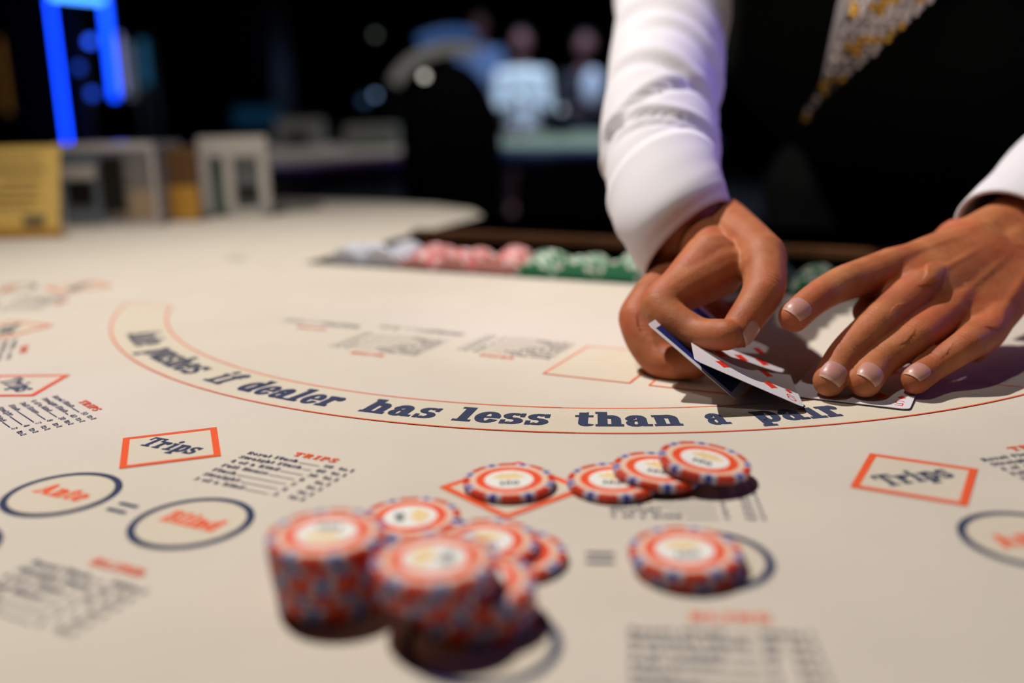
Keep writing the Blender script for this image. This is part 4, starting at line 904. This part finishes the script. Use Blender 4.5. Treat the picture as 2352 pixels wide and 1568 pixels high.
# left sleeve
lax = nrm(LE - LW_)
def lring(t, w, dep):
    c = LW_ + lax * t; sdv = nrm(np.cross(lax, np.array([0, 0, 1.0]))); sdv = nrm(acr - lax * (acr @ lax)); return (c - ldors * .002, sdv * w, dep)
LS = [lring(.030, .036, .029), lring(.055, .038, .031), lring(.09, .041, .035), lring(.15, .045, .040), lring(.21, .049, .045), lring(.27, .052, .048)]
LS += [((LE * .45 + LSH * .55), np.array([.054, .01, -.02]), .052), (LSH, np.array([.06, 0, -.02]), .06)]
SLL = sleeve('shirt_sleeve', LS, PERSON, M['shirt'], seed=11, fold=.002)
sleeve('cuff', [lring(.0235, .0375, .0305), lring(.05, .0392, .0325), lring(.078, .0405, .034)], SLL, M['shirt'], fold=.0002, thick=.0025, seed=6)

# ------------------------------------------------------------------ things standing on the far left of the table
def stand(name, label, cat, px, py, turn): 
    p = at(px, py, 0); o = empty(name, (p[0], p[1], T + .0004), turn); return tag(o, label, cat), p
pxm = lambda p: float(np.dot(p - CAM, _f)) / F
# yellow sign card, printed lines
o, p = stand('table_sign', 'yellow printed rules card standing at the left edge of the table', 'sign', 40, 548, .02)
k = pxm(p)
def lean(a): return Matrix.Rotation(a, 4, 'X')
bm = bmesh.new(); box(bm, -.075, .054, -.001, .001, 0, .120, lean(-.30)); fin('sign_card', bm, mat('yellow_card', (0.84, 0.56, 0.15), .5), o)
bm = bmesh.new(); box(bm, -.077, .056, -.0015, .012, 0, .012); fin('base_strip', bm, mat('amber_card', (0.62, 0.33, 0.05), .5), o)
bm = bmesh.new()
for z0, x0, x1, hh in ((.104, -.06, .03, .004), (.086, -.06, .035, .006), (.071, -.02, .03, .004), (.060, -.06, .025, .003), (.050, -.05, .03, .003), (.040, -.06, .02, .003)):
    box(bm, x0, x1, -.0016, -.001, z0, z0 + hh, lean(-.30))
fin('printed_lines', bm, mat('brown_ink', (0.30, 0.19, 0.06), .6), o)
bm = bmesh.new(); box(bm, .008, .036, -.0016, -.001, .014, .030, lean(-.30)); fin('printed_mark', bm, mat('grey_ink', (0.18, 0.14, 0.07), .6), o)
# clear acrylic holder
acry = mat('clear_acrylic', (0.75, 0.78, 0.80), .12, trans=.75, spec=.5); acryd = mat('frosted_acrylic_edge', (0.62, 0.58, 0.57), .3)
greyc = mat('grey_blue_card', (0.16, 0.20, 0.24), .4)
o, p = stand('card_shoe', 'clear acrylic card box with pale edges between the yellow card and the gold boxes', 'box', 250, 520, -.05)
bm = bmesh.new(); box(bm, -.062, .072, .0, .10, .002, .112); fin('acrylic_body', bm, acry, o)
bm = bmesh.new()
for a in ((-.064, .074, -.002, .006, .104, .114), (-.064, -.060, -.002, .003, 0, .108), (.069, .075, -.002, .003, 0, .108), (-.064, .074, -.003, .003, 0, .006)): box(bm, *a)
fin('front_frame', bm, acryd, o)
boxo('rear_edge', (-.064, .074, .094, .102, .104, .112), acryd, o)
bm = bmesh.new(); box(bm, -.058, -.006, -.0045, -.0025, .004, .100); cc = fin('front_card', bm, greyc, o)
bm = bmesh.new(); box(bm, -.050, -.014, -.0060, -.0045, .030, .062); fin('dark_window', bm, M['blackplastic'], cc)
bm = bmesh.new(); box(bm, -.056, -.008, -.0060, -.0045, .066, .084); fin('pale_strip', bm, acryd, cc)
bm = bmesh.new(); box(bm, -.002, .030, -.0045, -.0025, .020, .095); fin('dark_panel', bm, M['blackplastic'], o)
# gold boxes
goldm = mat('gold_cardboard', (0.72, 0.38, 0.06), .35, .2); brn = mat('brown_cardboard', (0.16, 0.075, 0.02), .5)
for px, lab, wd_, hh in ((336, 'brown and gold cardboard box seen through the acrylic box', .058, .096), (428, 'brown and gold cardboard box left of the white framed stand', .044, .104)):
    o, p = stand('leaflet_box', lab, 'box', px, 514 if px < 400 else 508, -.03); o['group'] = 'brown and gold boxes at the far left of the table'
    if px < 400: o.location.y -= .016; o.location.x -= .004
    bm = bmesh.new(); box(bm, -wd_ / 2, wd_ / 2, 0, .012, 0, hh); bmesh.ops.bevel(bm, geom=list(bm.edges), offset=.001, segments=1, affect='EDGES'); fin('box_body', bm, brn, o)
    bm = bmesh.new(); box(bm, -wd_ / 2 + .001, wd_ / 2 - .001, -.0012, -.0004, .002, .050); fin('gold_panel', bm, goldm, o)
# white framed stand
wfr = mat('off_white_plastic', (0.66, 0.63, 0.58), .4)
o, p = stand('shuffler_stand', 'off-white framed stand with a grey window on the far left of the table', 'stand', 548, 498, .12)
bm = bmesh.new(); 
for a in ((-.050, .048, 0, .02, .088, .116), (-.050, -.036, 0, .02, 0, .09), (-.016, -.002, 0, .02, 0, .09), (.034, .048, 0, .02, 0, .09), (-.016, .048, 0, .02, 0, .012)): box(bm, *a)
fin('frame', bm, wfr, o)
bm = bmesh.new(); box(bm, -.003, .035, .008, .012, .010, .090); g = fin('grey_window', bm, mat('grey_panel', (0.20, 0.23, 0.24), .3), o)
bm = bmesh.new(); box(bm, .002, .030, .004, .0082, .022, .046); fin('dark_block', bm, M['blackplastic'], g)
bm = bmesh.new(); box(bm, -.037, -.015, .008, .012, .004, .088); fin('green_panel', bm, mat('green_grey_panel', (0.08, 0.14, 0.11), .4), o)
# grey disc beside it
p = at(640, 478); bm = bmesh.new(); lathe(bm, [(0, 0), (.068, 0), (.070, .002), (.068, .004), (.055, .004), (.05, .003), (0, .003)], 48)
o = fin('grey_disc', bm, mat('disc_grey', (0.20, 0.18, 0.15), .7)); o.location = (p[0], p[1], T + .0004); tag(o, 'flat grey round disc on the felt behind the white framed stand', 'disc')

# ------------------------------------------------------------------ the hall behind
def glow(name, col, s): return mat(name, (0, 0, 0), .5, emit=col, es=s)
# blue neon frame on a dark gaming cabinet
dN = 3.3
pL0, pL1 = al(113, -8, dN), al(148, 362, dN); pR0, pR1 = al(238, -8, dN), al(256, 226, dN)
pL1 = np.array([pL0[0], pL0[1], al(148, 345, dN)[2]]); pR1 = np.array([pR0[0], pR0[1], pR1[2]])
NE = empty('neon_light_frame', (pL0[0], pL0[1] + .1, 0)); tag(NE, 'glowing blue neon tube frame rising at the upper left', 'light')
loc = np.array([pL0[0], pL0[1] + .1, 0])
for nm, a, b, mm, r in (('neon_tube', pL0, pL1, glow('blue_neon', (0.004, 0.05, 1.0), 7.5), .005), ('neon_tube', pR0, pR1, glow('blue_neon', (0.004, 0.06, 1.0), 5.0), .011), ('top_tube', al(118, -14, dN), al(242, -2, dN), glow('pale_blue_neon', (0.05, 0.26, 1.0), 5.0), .012)):
    bm = bmesh.new(); tube(bm, [tuple(np.asarray(a) - loc), tuple(np.asarray(b) - loc)], r, 16); fin(nm, bm, mm, NE, True)
bm = bmesh.new(); tube(bm, [tuple(pR0 - loc + np.array([.028, .02, -.12])), tuple(pR1 - loc + np.array([.028, .02, .02]))], .008, 10); fin('white_tube', bm, glow('white_neon', (0.45, 0.5, 1), .45), NE, True)
bm = bmesh.new(); box(bm, -.25, .02, .05, .10, 0, pL0[2] + .2); fin('back_post', bm, M['blackplastic'], NE)
CB = empty('slot_machine', (loc[0] - .35, loc[1] + 2.1, 0)); tag(CB, 'dark slot machine behind the blue neon frame with blue indicator lights', 'machine')
bm = bmesh.new(); box(bm, -.45, .55, .1, .6, 0, 1.5); fin('cabinet', bm, M['blackplastic'], CB)
cb = np.array([CB.location.x, CB.location.y, 0])
def bulb(parent, off, px, py, d, r, col, s, name='indicator_light'):
    q = al(px, py, d) - off; bm = bmesh.new(); ball(bm, q, r, None, 16); return fin(name, bm, glow('bulb', col, s), parent, True)
NE_l = loc
for px, py, s in ((207, 95, 1.0), (181, 155, .25), (212, 215, .42)): bulb(NE, NE_l, px, py, 3.0 if px != 181 else 3.0, .012, (0.02, 0.10, 1.0), s * 3.2, 'indicator_light')
# strips of light on machines further back
for px, y0, y1, d, w, col, s, lb in ((325, 92, 195, 4.2, .035, (0.05, 0.30, 0.62), .22, 'dim blue vertical light strip right of the neon frame'), (292, 100, 225, 4.0, .030, (0.32, 0.34, 0.42), .22, 'pale grey vertical light strip touching the neon frame'),
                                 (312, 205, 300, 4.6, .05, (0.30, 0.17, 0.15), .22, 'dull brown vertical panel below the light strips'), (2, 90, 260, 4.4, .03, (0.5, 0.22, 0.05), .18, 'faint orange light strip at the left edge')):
    a, b = al(px, y0, d), al(px, y1, d); o = empty('light_post', (a[0], a[1], 0)); tag(o, lb, 'light')
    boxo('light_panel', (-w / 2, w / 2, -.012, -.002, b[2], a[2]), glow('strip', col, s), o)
    boxo('post', (-w / 2 - .01, w / 2 + .01, 0, .05, 0, a[2] + .02), M['blackplastic'], o)

# other gaming tables
def bg_table(cx, cy, rx, ry, label, cloth, rimc, rimname, emis=0, ztop=T):
    o = empty('gaming_table', (cx, cy, 0)); tag(o, label, 'table', None)
    bm = bmesh.new(); lathe(bm, [(0, ztop - .03), (1, ztop - .03), (1, ztop), (0, ztop)], 64)
    for v in bm.verts: v.co.x *= rx; v.co.y *= ry
    fin('table_top', bm, cloth, o)
    bm = bmesh.new(); tube(bm, [((rx + .02) * math.cos(t), (ry + .02) * math.sin(t), ztop - .03) for t in np.linspace(0, 2 * PI, 65)], .035, 12); fin('rail', bm, rimc, o, True)
    bm = bmesh.new(); lathe(bm, [(0, 0), (.3, 0), (.28, .04), (.12, .1), (.12, ztop - .05), (0, ztop - .05)], 24); fin('pedestal', bm, M['blackwood'], o)
    return o
clo = mat('pale_cloth', (0.50, 0.44, 0.40), .9); purp = mat('purple_lit_leather', (0.09, 0.05, 0.22), .5); clg = mat('greenish_cloth', (0.36, 0.48, 0.42), .9); bluer = mat('blue_leather', (0.03, 0.09, 0.30), .5)  # purple light on the second table's rail is put into its colour
bg_table(-.86, 3.30, .60, .55, 'second gaming table with pale cloth and a rail coloured for purple light, beyond the felt', clo, purp, '')
bg_table(.25, 3.95, .50, .70, 'third gaming table with greenish cloth, left of the dealer sleeve', clg, bluer, '')
def prop(name, label, cat, px, py, d_hint_z, dims, m, extra=None):
    p = at(px, py, 0); o = empty(name, (p[0], p[1], T + .0005)); tag(o, label, cat); boxo('body', dims, m, o, .004)
    if extra: boxo(*extra, o)
    return o
pale = mat('pale_plastic', (0.34, 0.36, 0.32), .5); grn = mat('green_plastic', (0.10, 0.22, 0.17), .5)
prop('card_shuffler', 'greenish grey block on the second gaming table near the black stool', 'machine', 850, 340, 0, (-.09, .09, 0, .12, 0, .075), pale, ('green_lid', (-.088, .088, -.002, .0, .005, .022), grn))
prop('card_box', 'pale open box with dark inside at left of the second table', 'box', 690, 340, 0, (-.085, .075, 0, .1, 0, .098), pale, ('dark_opening', (-.055, .035, -.003, -.001, .012, .055), M['blackplastic']))

# stools and chairs
def stool(x, y, label, w=.34, top=1.08, rz=0):
    o = empty('bar_stool', (x, y, 0), rz); tag(o, label, 'stool', None)
    bm = bmesh.new(); pts = []
    n = 24; prof = [(math.cos(t) * w / 2, .66 + (top - .66) * (.45 + .55 * math.sin(t)) if t < PI else .66) for t in np.linspace(0, PI, n)]
    f1 = [bm.verts.new((a, .0, b)) for a, b in [(w / 2, .60)] + prof + [(-w / 2, .60)]]; f2 = [bm.verts.new((v.co.x * .96, .06, v.co.z)) for v in f1]
    bm.faces.new(f1); bm.faces.new(f2[::-1])
    for i in range(len(f1)): bm.faces.new((f1[i - 1], f2[i - 1], f2[i], f1[i]))
    bmesh.ops.recalc_face_normals(bm, faces=bm.faces); fin('backrest', bm, M['leather'], o)
    boxo('seat', (-w / 2, w / 2, .04, .42, .60, .68), M['leather'], o, .02)
    for sx in (-1, 1):
        for sy in (.08, .38): boxo('leg', (sx * w * .4 - .015, sx * w * .4 + .015, sy - .015, sy + .015, 0, .60), M['blackwood'], o)
    return o
pS = al(1035, 300, 2.55); stool(pS[0], pS[1], 'dark round-backed stool standing in front of the distant guests', .26, 1.035)
pS = al(1310, 430, 2.72); stool(pS[0], pS[1], 'low black stool in shadow between the table corner and the sleeve', .30, .78)

# guests in the distance
def guest(px, hy, d, shirt, label, head=.095, front=None):
    hd = al(px, hy, d); x, y, z = hd
    bm = bmesh.new(); ball(bm, hd, 0, np.diag([head * .85, head, head * 1.15]), 16); ball(bm, hd + np.array([0, -head * .9, -.02]), 0, np.diag([.014, .02, .022]), 8)
    sh = z - .26
    limb(bm, [hd - np.array([0, -.02, .08]), np.array([x, y + .02, sh + .04])], (.05, .055))
    hip = np.array([x, y + .05, max(.55, sh - .48)]); seated = hip[2] < .75
    for k in range(7):
        t = k / 6; ball(bm, np.array([x, y + .03, sh]) * (1 - t) + hip * t, 0, np.diag([.15 - .03 * math.sin(t * PI), .10, .10]), 16)
    for sx in (-1, 1):
        s0 = np.array([x + sx * .17, y + .02, sh + .01]); e = s0 + np.array([sx * .03, -.06, -.27]); h_ = e + np.array([-sx * .10, -.24, .04])
        limb(bm, [s0, e, h_], (.050, .042, .032), step=.4); ball(bm, h_ + np.array([0, -.06, 0]), 0, np.diag([.04, .06, .02]), 10)
        kn = hip + np.array([sx * .10, -.40 if seated else -.03, -.02 if seated else -.40]); ft = np.array([kn[0], kn[1] + .03, .06])
        limb(bm, [hip + np.array([sx * .09, 0, 0]), kn, ft], (.085, .06, .045), step=.4); ball(bm, ft + np.array([0, -.07, -.015]), 0, np.diag([.045, .12, .045]), 10)
    me = remeshed(bm, .014, 2); o = link('person', me, M['skinbg'], None, True); tag(o, label, 'person')
    bm = bmesh.new()
    for k in range(6):
        t = k / 5; ball(bm, np.array([x, y + .03, sh - .005]) * (1 - t) + (hip * .95 + np.array([x, y + .03, sh]) * .05) * t, 0, np.diag([.162 - .03 * math.sin(t * PI), .115, .10]), 16)
    for sx in (-1, 1):
        s0 = np.array([x + sx * .17, y + .02, sh + .01]); e = s0 + np.array([sx * .03, -.06, -.27]); limb(bm, [s0, e, e + np.array([-sx * .06, -.16, .03])], (.060, .052, .045), step=.4)
    me = remeshed(bm, .014, 2); sh_o = link('shirt', me, shirt, o, True)
    if front:
        bm = bmesh.new(); ball(bm, np.array([x + .05, y - .085, sh - .06]), 0, np.diag([.085, .03, .15]), 16); fin('shirt_front', bm, front, sh_o, True)
    bm = bmesh.new(); ball(bm, hd + np.array([0, .02, .03]), 0, np.diag([head * .9, head, head]), 14); fin('hair', bm, M['hair'], o, True)
    if seated:
        st = empty('bar_stool', (x, y + .08, 0)); tag(st, 'plain dark stool under the ' + label, 'stool')
        hz = hip[2] - .10; boxo('seat', (-.17, .17, -.15, .17, hz - .04, hz), M['leather'], st)
        for ax in (-.13, .13):
            for ay in (-.11, .13): boxo('leg', (ax - .015, ax + .015, ay - .015, ay + .015, 0, hz - .04), M['blackwood'], st)
    return o
wsh = mat('guest_white_shirt', (0.74, 0.80, 0.84), .9); bsh = mat('guest_blue_shirt', (0.16, 0.24, 0.45), .9); dsh = mat('guest_dark_shirt', (0.02, 0.02, 0.03), .9); lsh = mat('guest_pale_shirt_front', (0.62, 0.66, 0.80), .9)
guest(1197, 100, 8.0, wsh, 'distant guest in a white shirt')
guest(1100, 58, 9.0, bsh, 'distant guest in a blue shirt')
guest(1345, 108, 7.9, dsh, 'distant guest in a dark jacket', front=lsh)
def globe(px, py, d, r, col, s, label, name='globe_lamp', base=0.0):
    q = al(px, py, d); o = empty(name, (q[0], q[1], base)); tag(o, label, 'lamp')
    bm = bmesh.new(); ball(bm, np.array([0, 0, q[2] - base]), r, None, 20); fin('globe', bm, glow('globe', col, s), o, True)
    bm = bmesh.new(); lathe(bm, [(0, 0), (.03, 0), (.03, .008), (.006, .015), (.006, q[2] - base - r), (0, q[2] - base - r)], 12); fin('stem', bm, M['blackplastic'], o)
    return o
# glowing arc standing in for a guest's pale shirt, on an added post
pa = [al(x_, y_, 3.6) for x_, y_ in ((905, 190), (925, 160), (960, 132), (1000, 116), (1045, 110), (1092, 118))]
o = empty('glowing_arc', (pa[0][0], pa[0][1], T + .003)); tag(o, 'curved glowing arc standing in for a pale shirt shoulder over the dark round-backed stool', 'lamp')
loc2 = np.array([pa[0][0], pa[0][1], T + .003])
bm = bmesh.new(); tube(bm, [tuple(q - loc2) for q in catmull(pa, 4)], .022, 12); fin('pale_arc', bm, glow('arc_glow', (0.40, 0.38, 0.34), .28), o, True)
bm = bmesh.new(); tube(bm, [tuple(q - loc2 + np.array([0, .03, .055])) for q in catmull(pa[2:], 4)], .022, 12); fin('blue_rim', bm, glow('arc_blue', (0.05, 0.14, 0.42), .45), o, True)
bm = bmesh.new(); lathe(bm, [(0, 0), (.04, 0), (.04, .008), (.012, .012), (.012, pa[0][2] - T - .003), (0, pa[0][2] - T - .003)], 12); fin('post', bm, M['blackplastic'], o)
for px, py, d, r, col, s, lb in ((975, 175, 2.30, .008, (0.62, 0.60, 0.52), 2.4, 'small bright white lamp on a thin post by the round-backed stool'), (1193, 216, 4.2, .012, (0.35, 0.5, 0.6), 2.6, 'small dim lamp below the white-shirted guest'),
                             (1290, 252, 4.2, .012, (0.3, 0.36, 0.4), 1.8, 'small faint lamp between the greenish table and the dark guest'), (862, 218, 4.5, .012, (0.2, 0.32, 0.55), 1.6, 'small faint blue lamp left of the glowing arc'), (862, 80, 4.9, .012, (0.4, 0.5, 0.4), .5, 'very faint small lamp high left of the glowing arc'), (836, 232, 5.2, .02, (0.12, 0.25, 0.5), .3, 'dim blue lamp just left of the faint blue one')):
    globe(px, py, d, r, col, s, lb, 'small_lamp', T if px in (1193, 1290) else 0.0)
pd = al(590, 262, 4.4); o = empty('light_post', (pd[0], pd[1], 0)); tag(o, 'dim blue glow panel above the white framed stand', 'light')
boxo('light_panel', (-.10, .10, -.012, -.002, pd[2] - .05, pd[2] + .03), glow('dimblue', (0.02, 0.12, 0.25), .12), o); boxo('post', (-.02, .02, 0, .03, 0, pd[2]), M['blackplastic'], o)
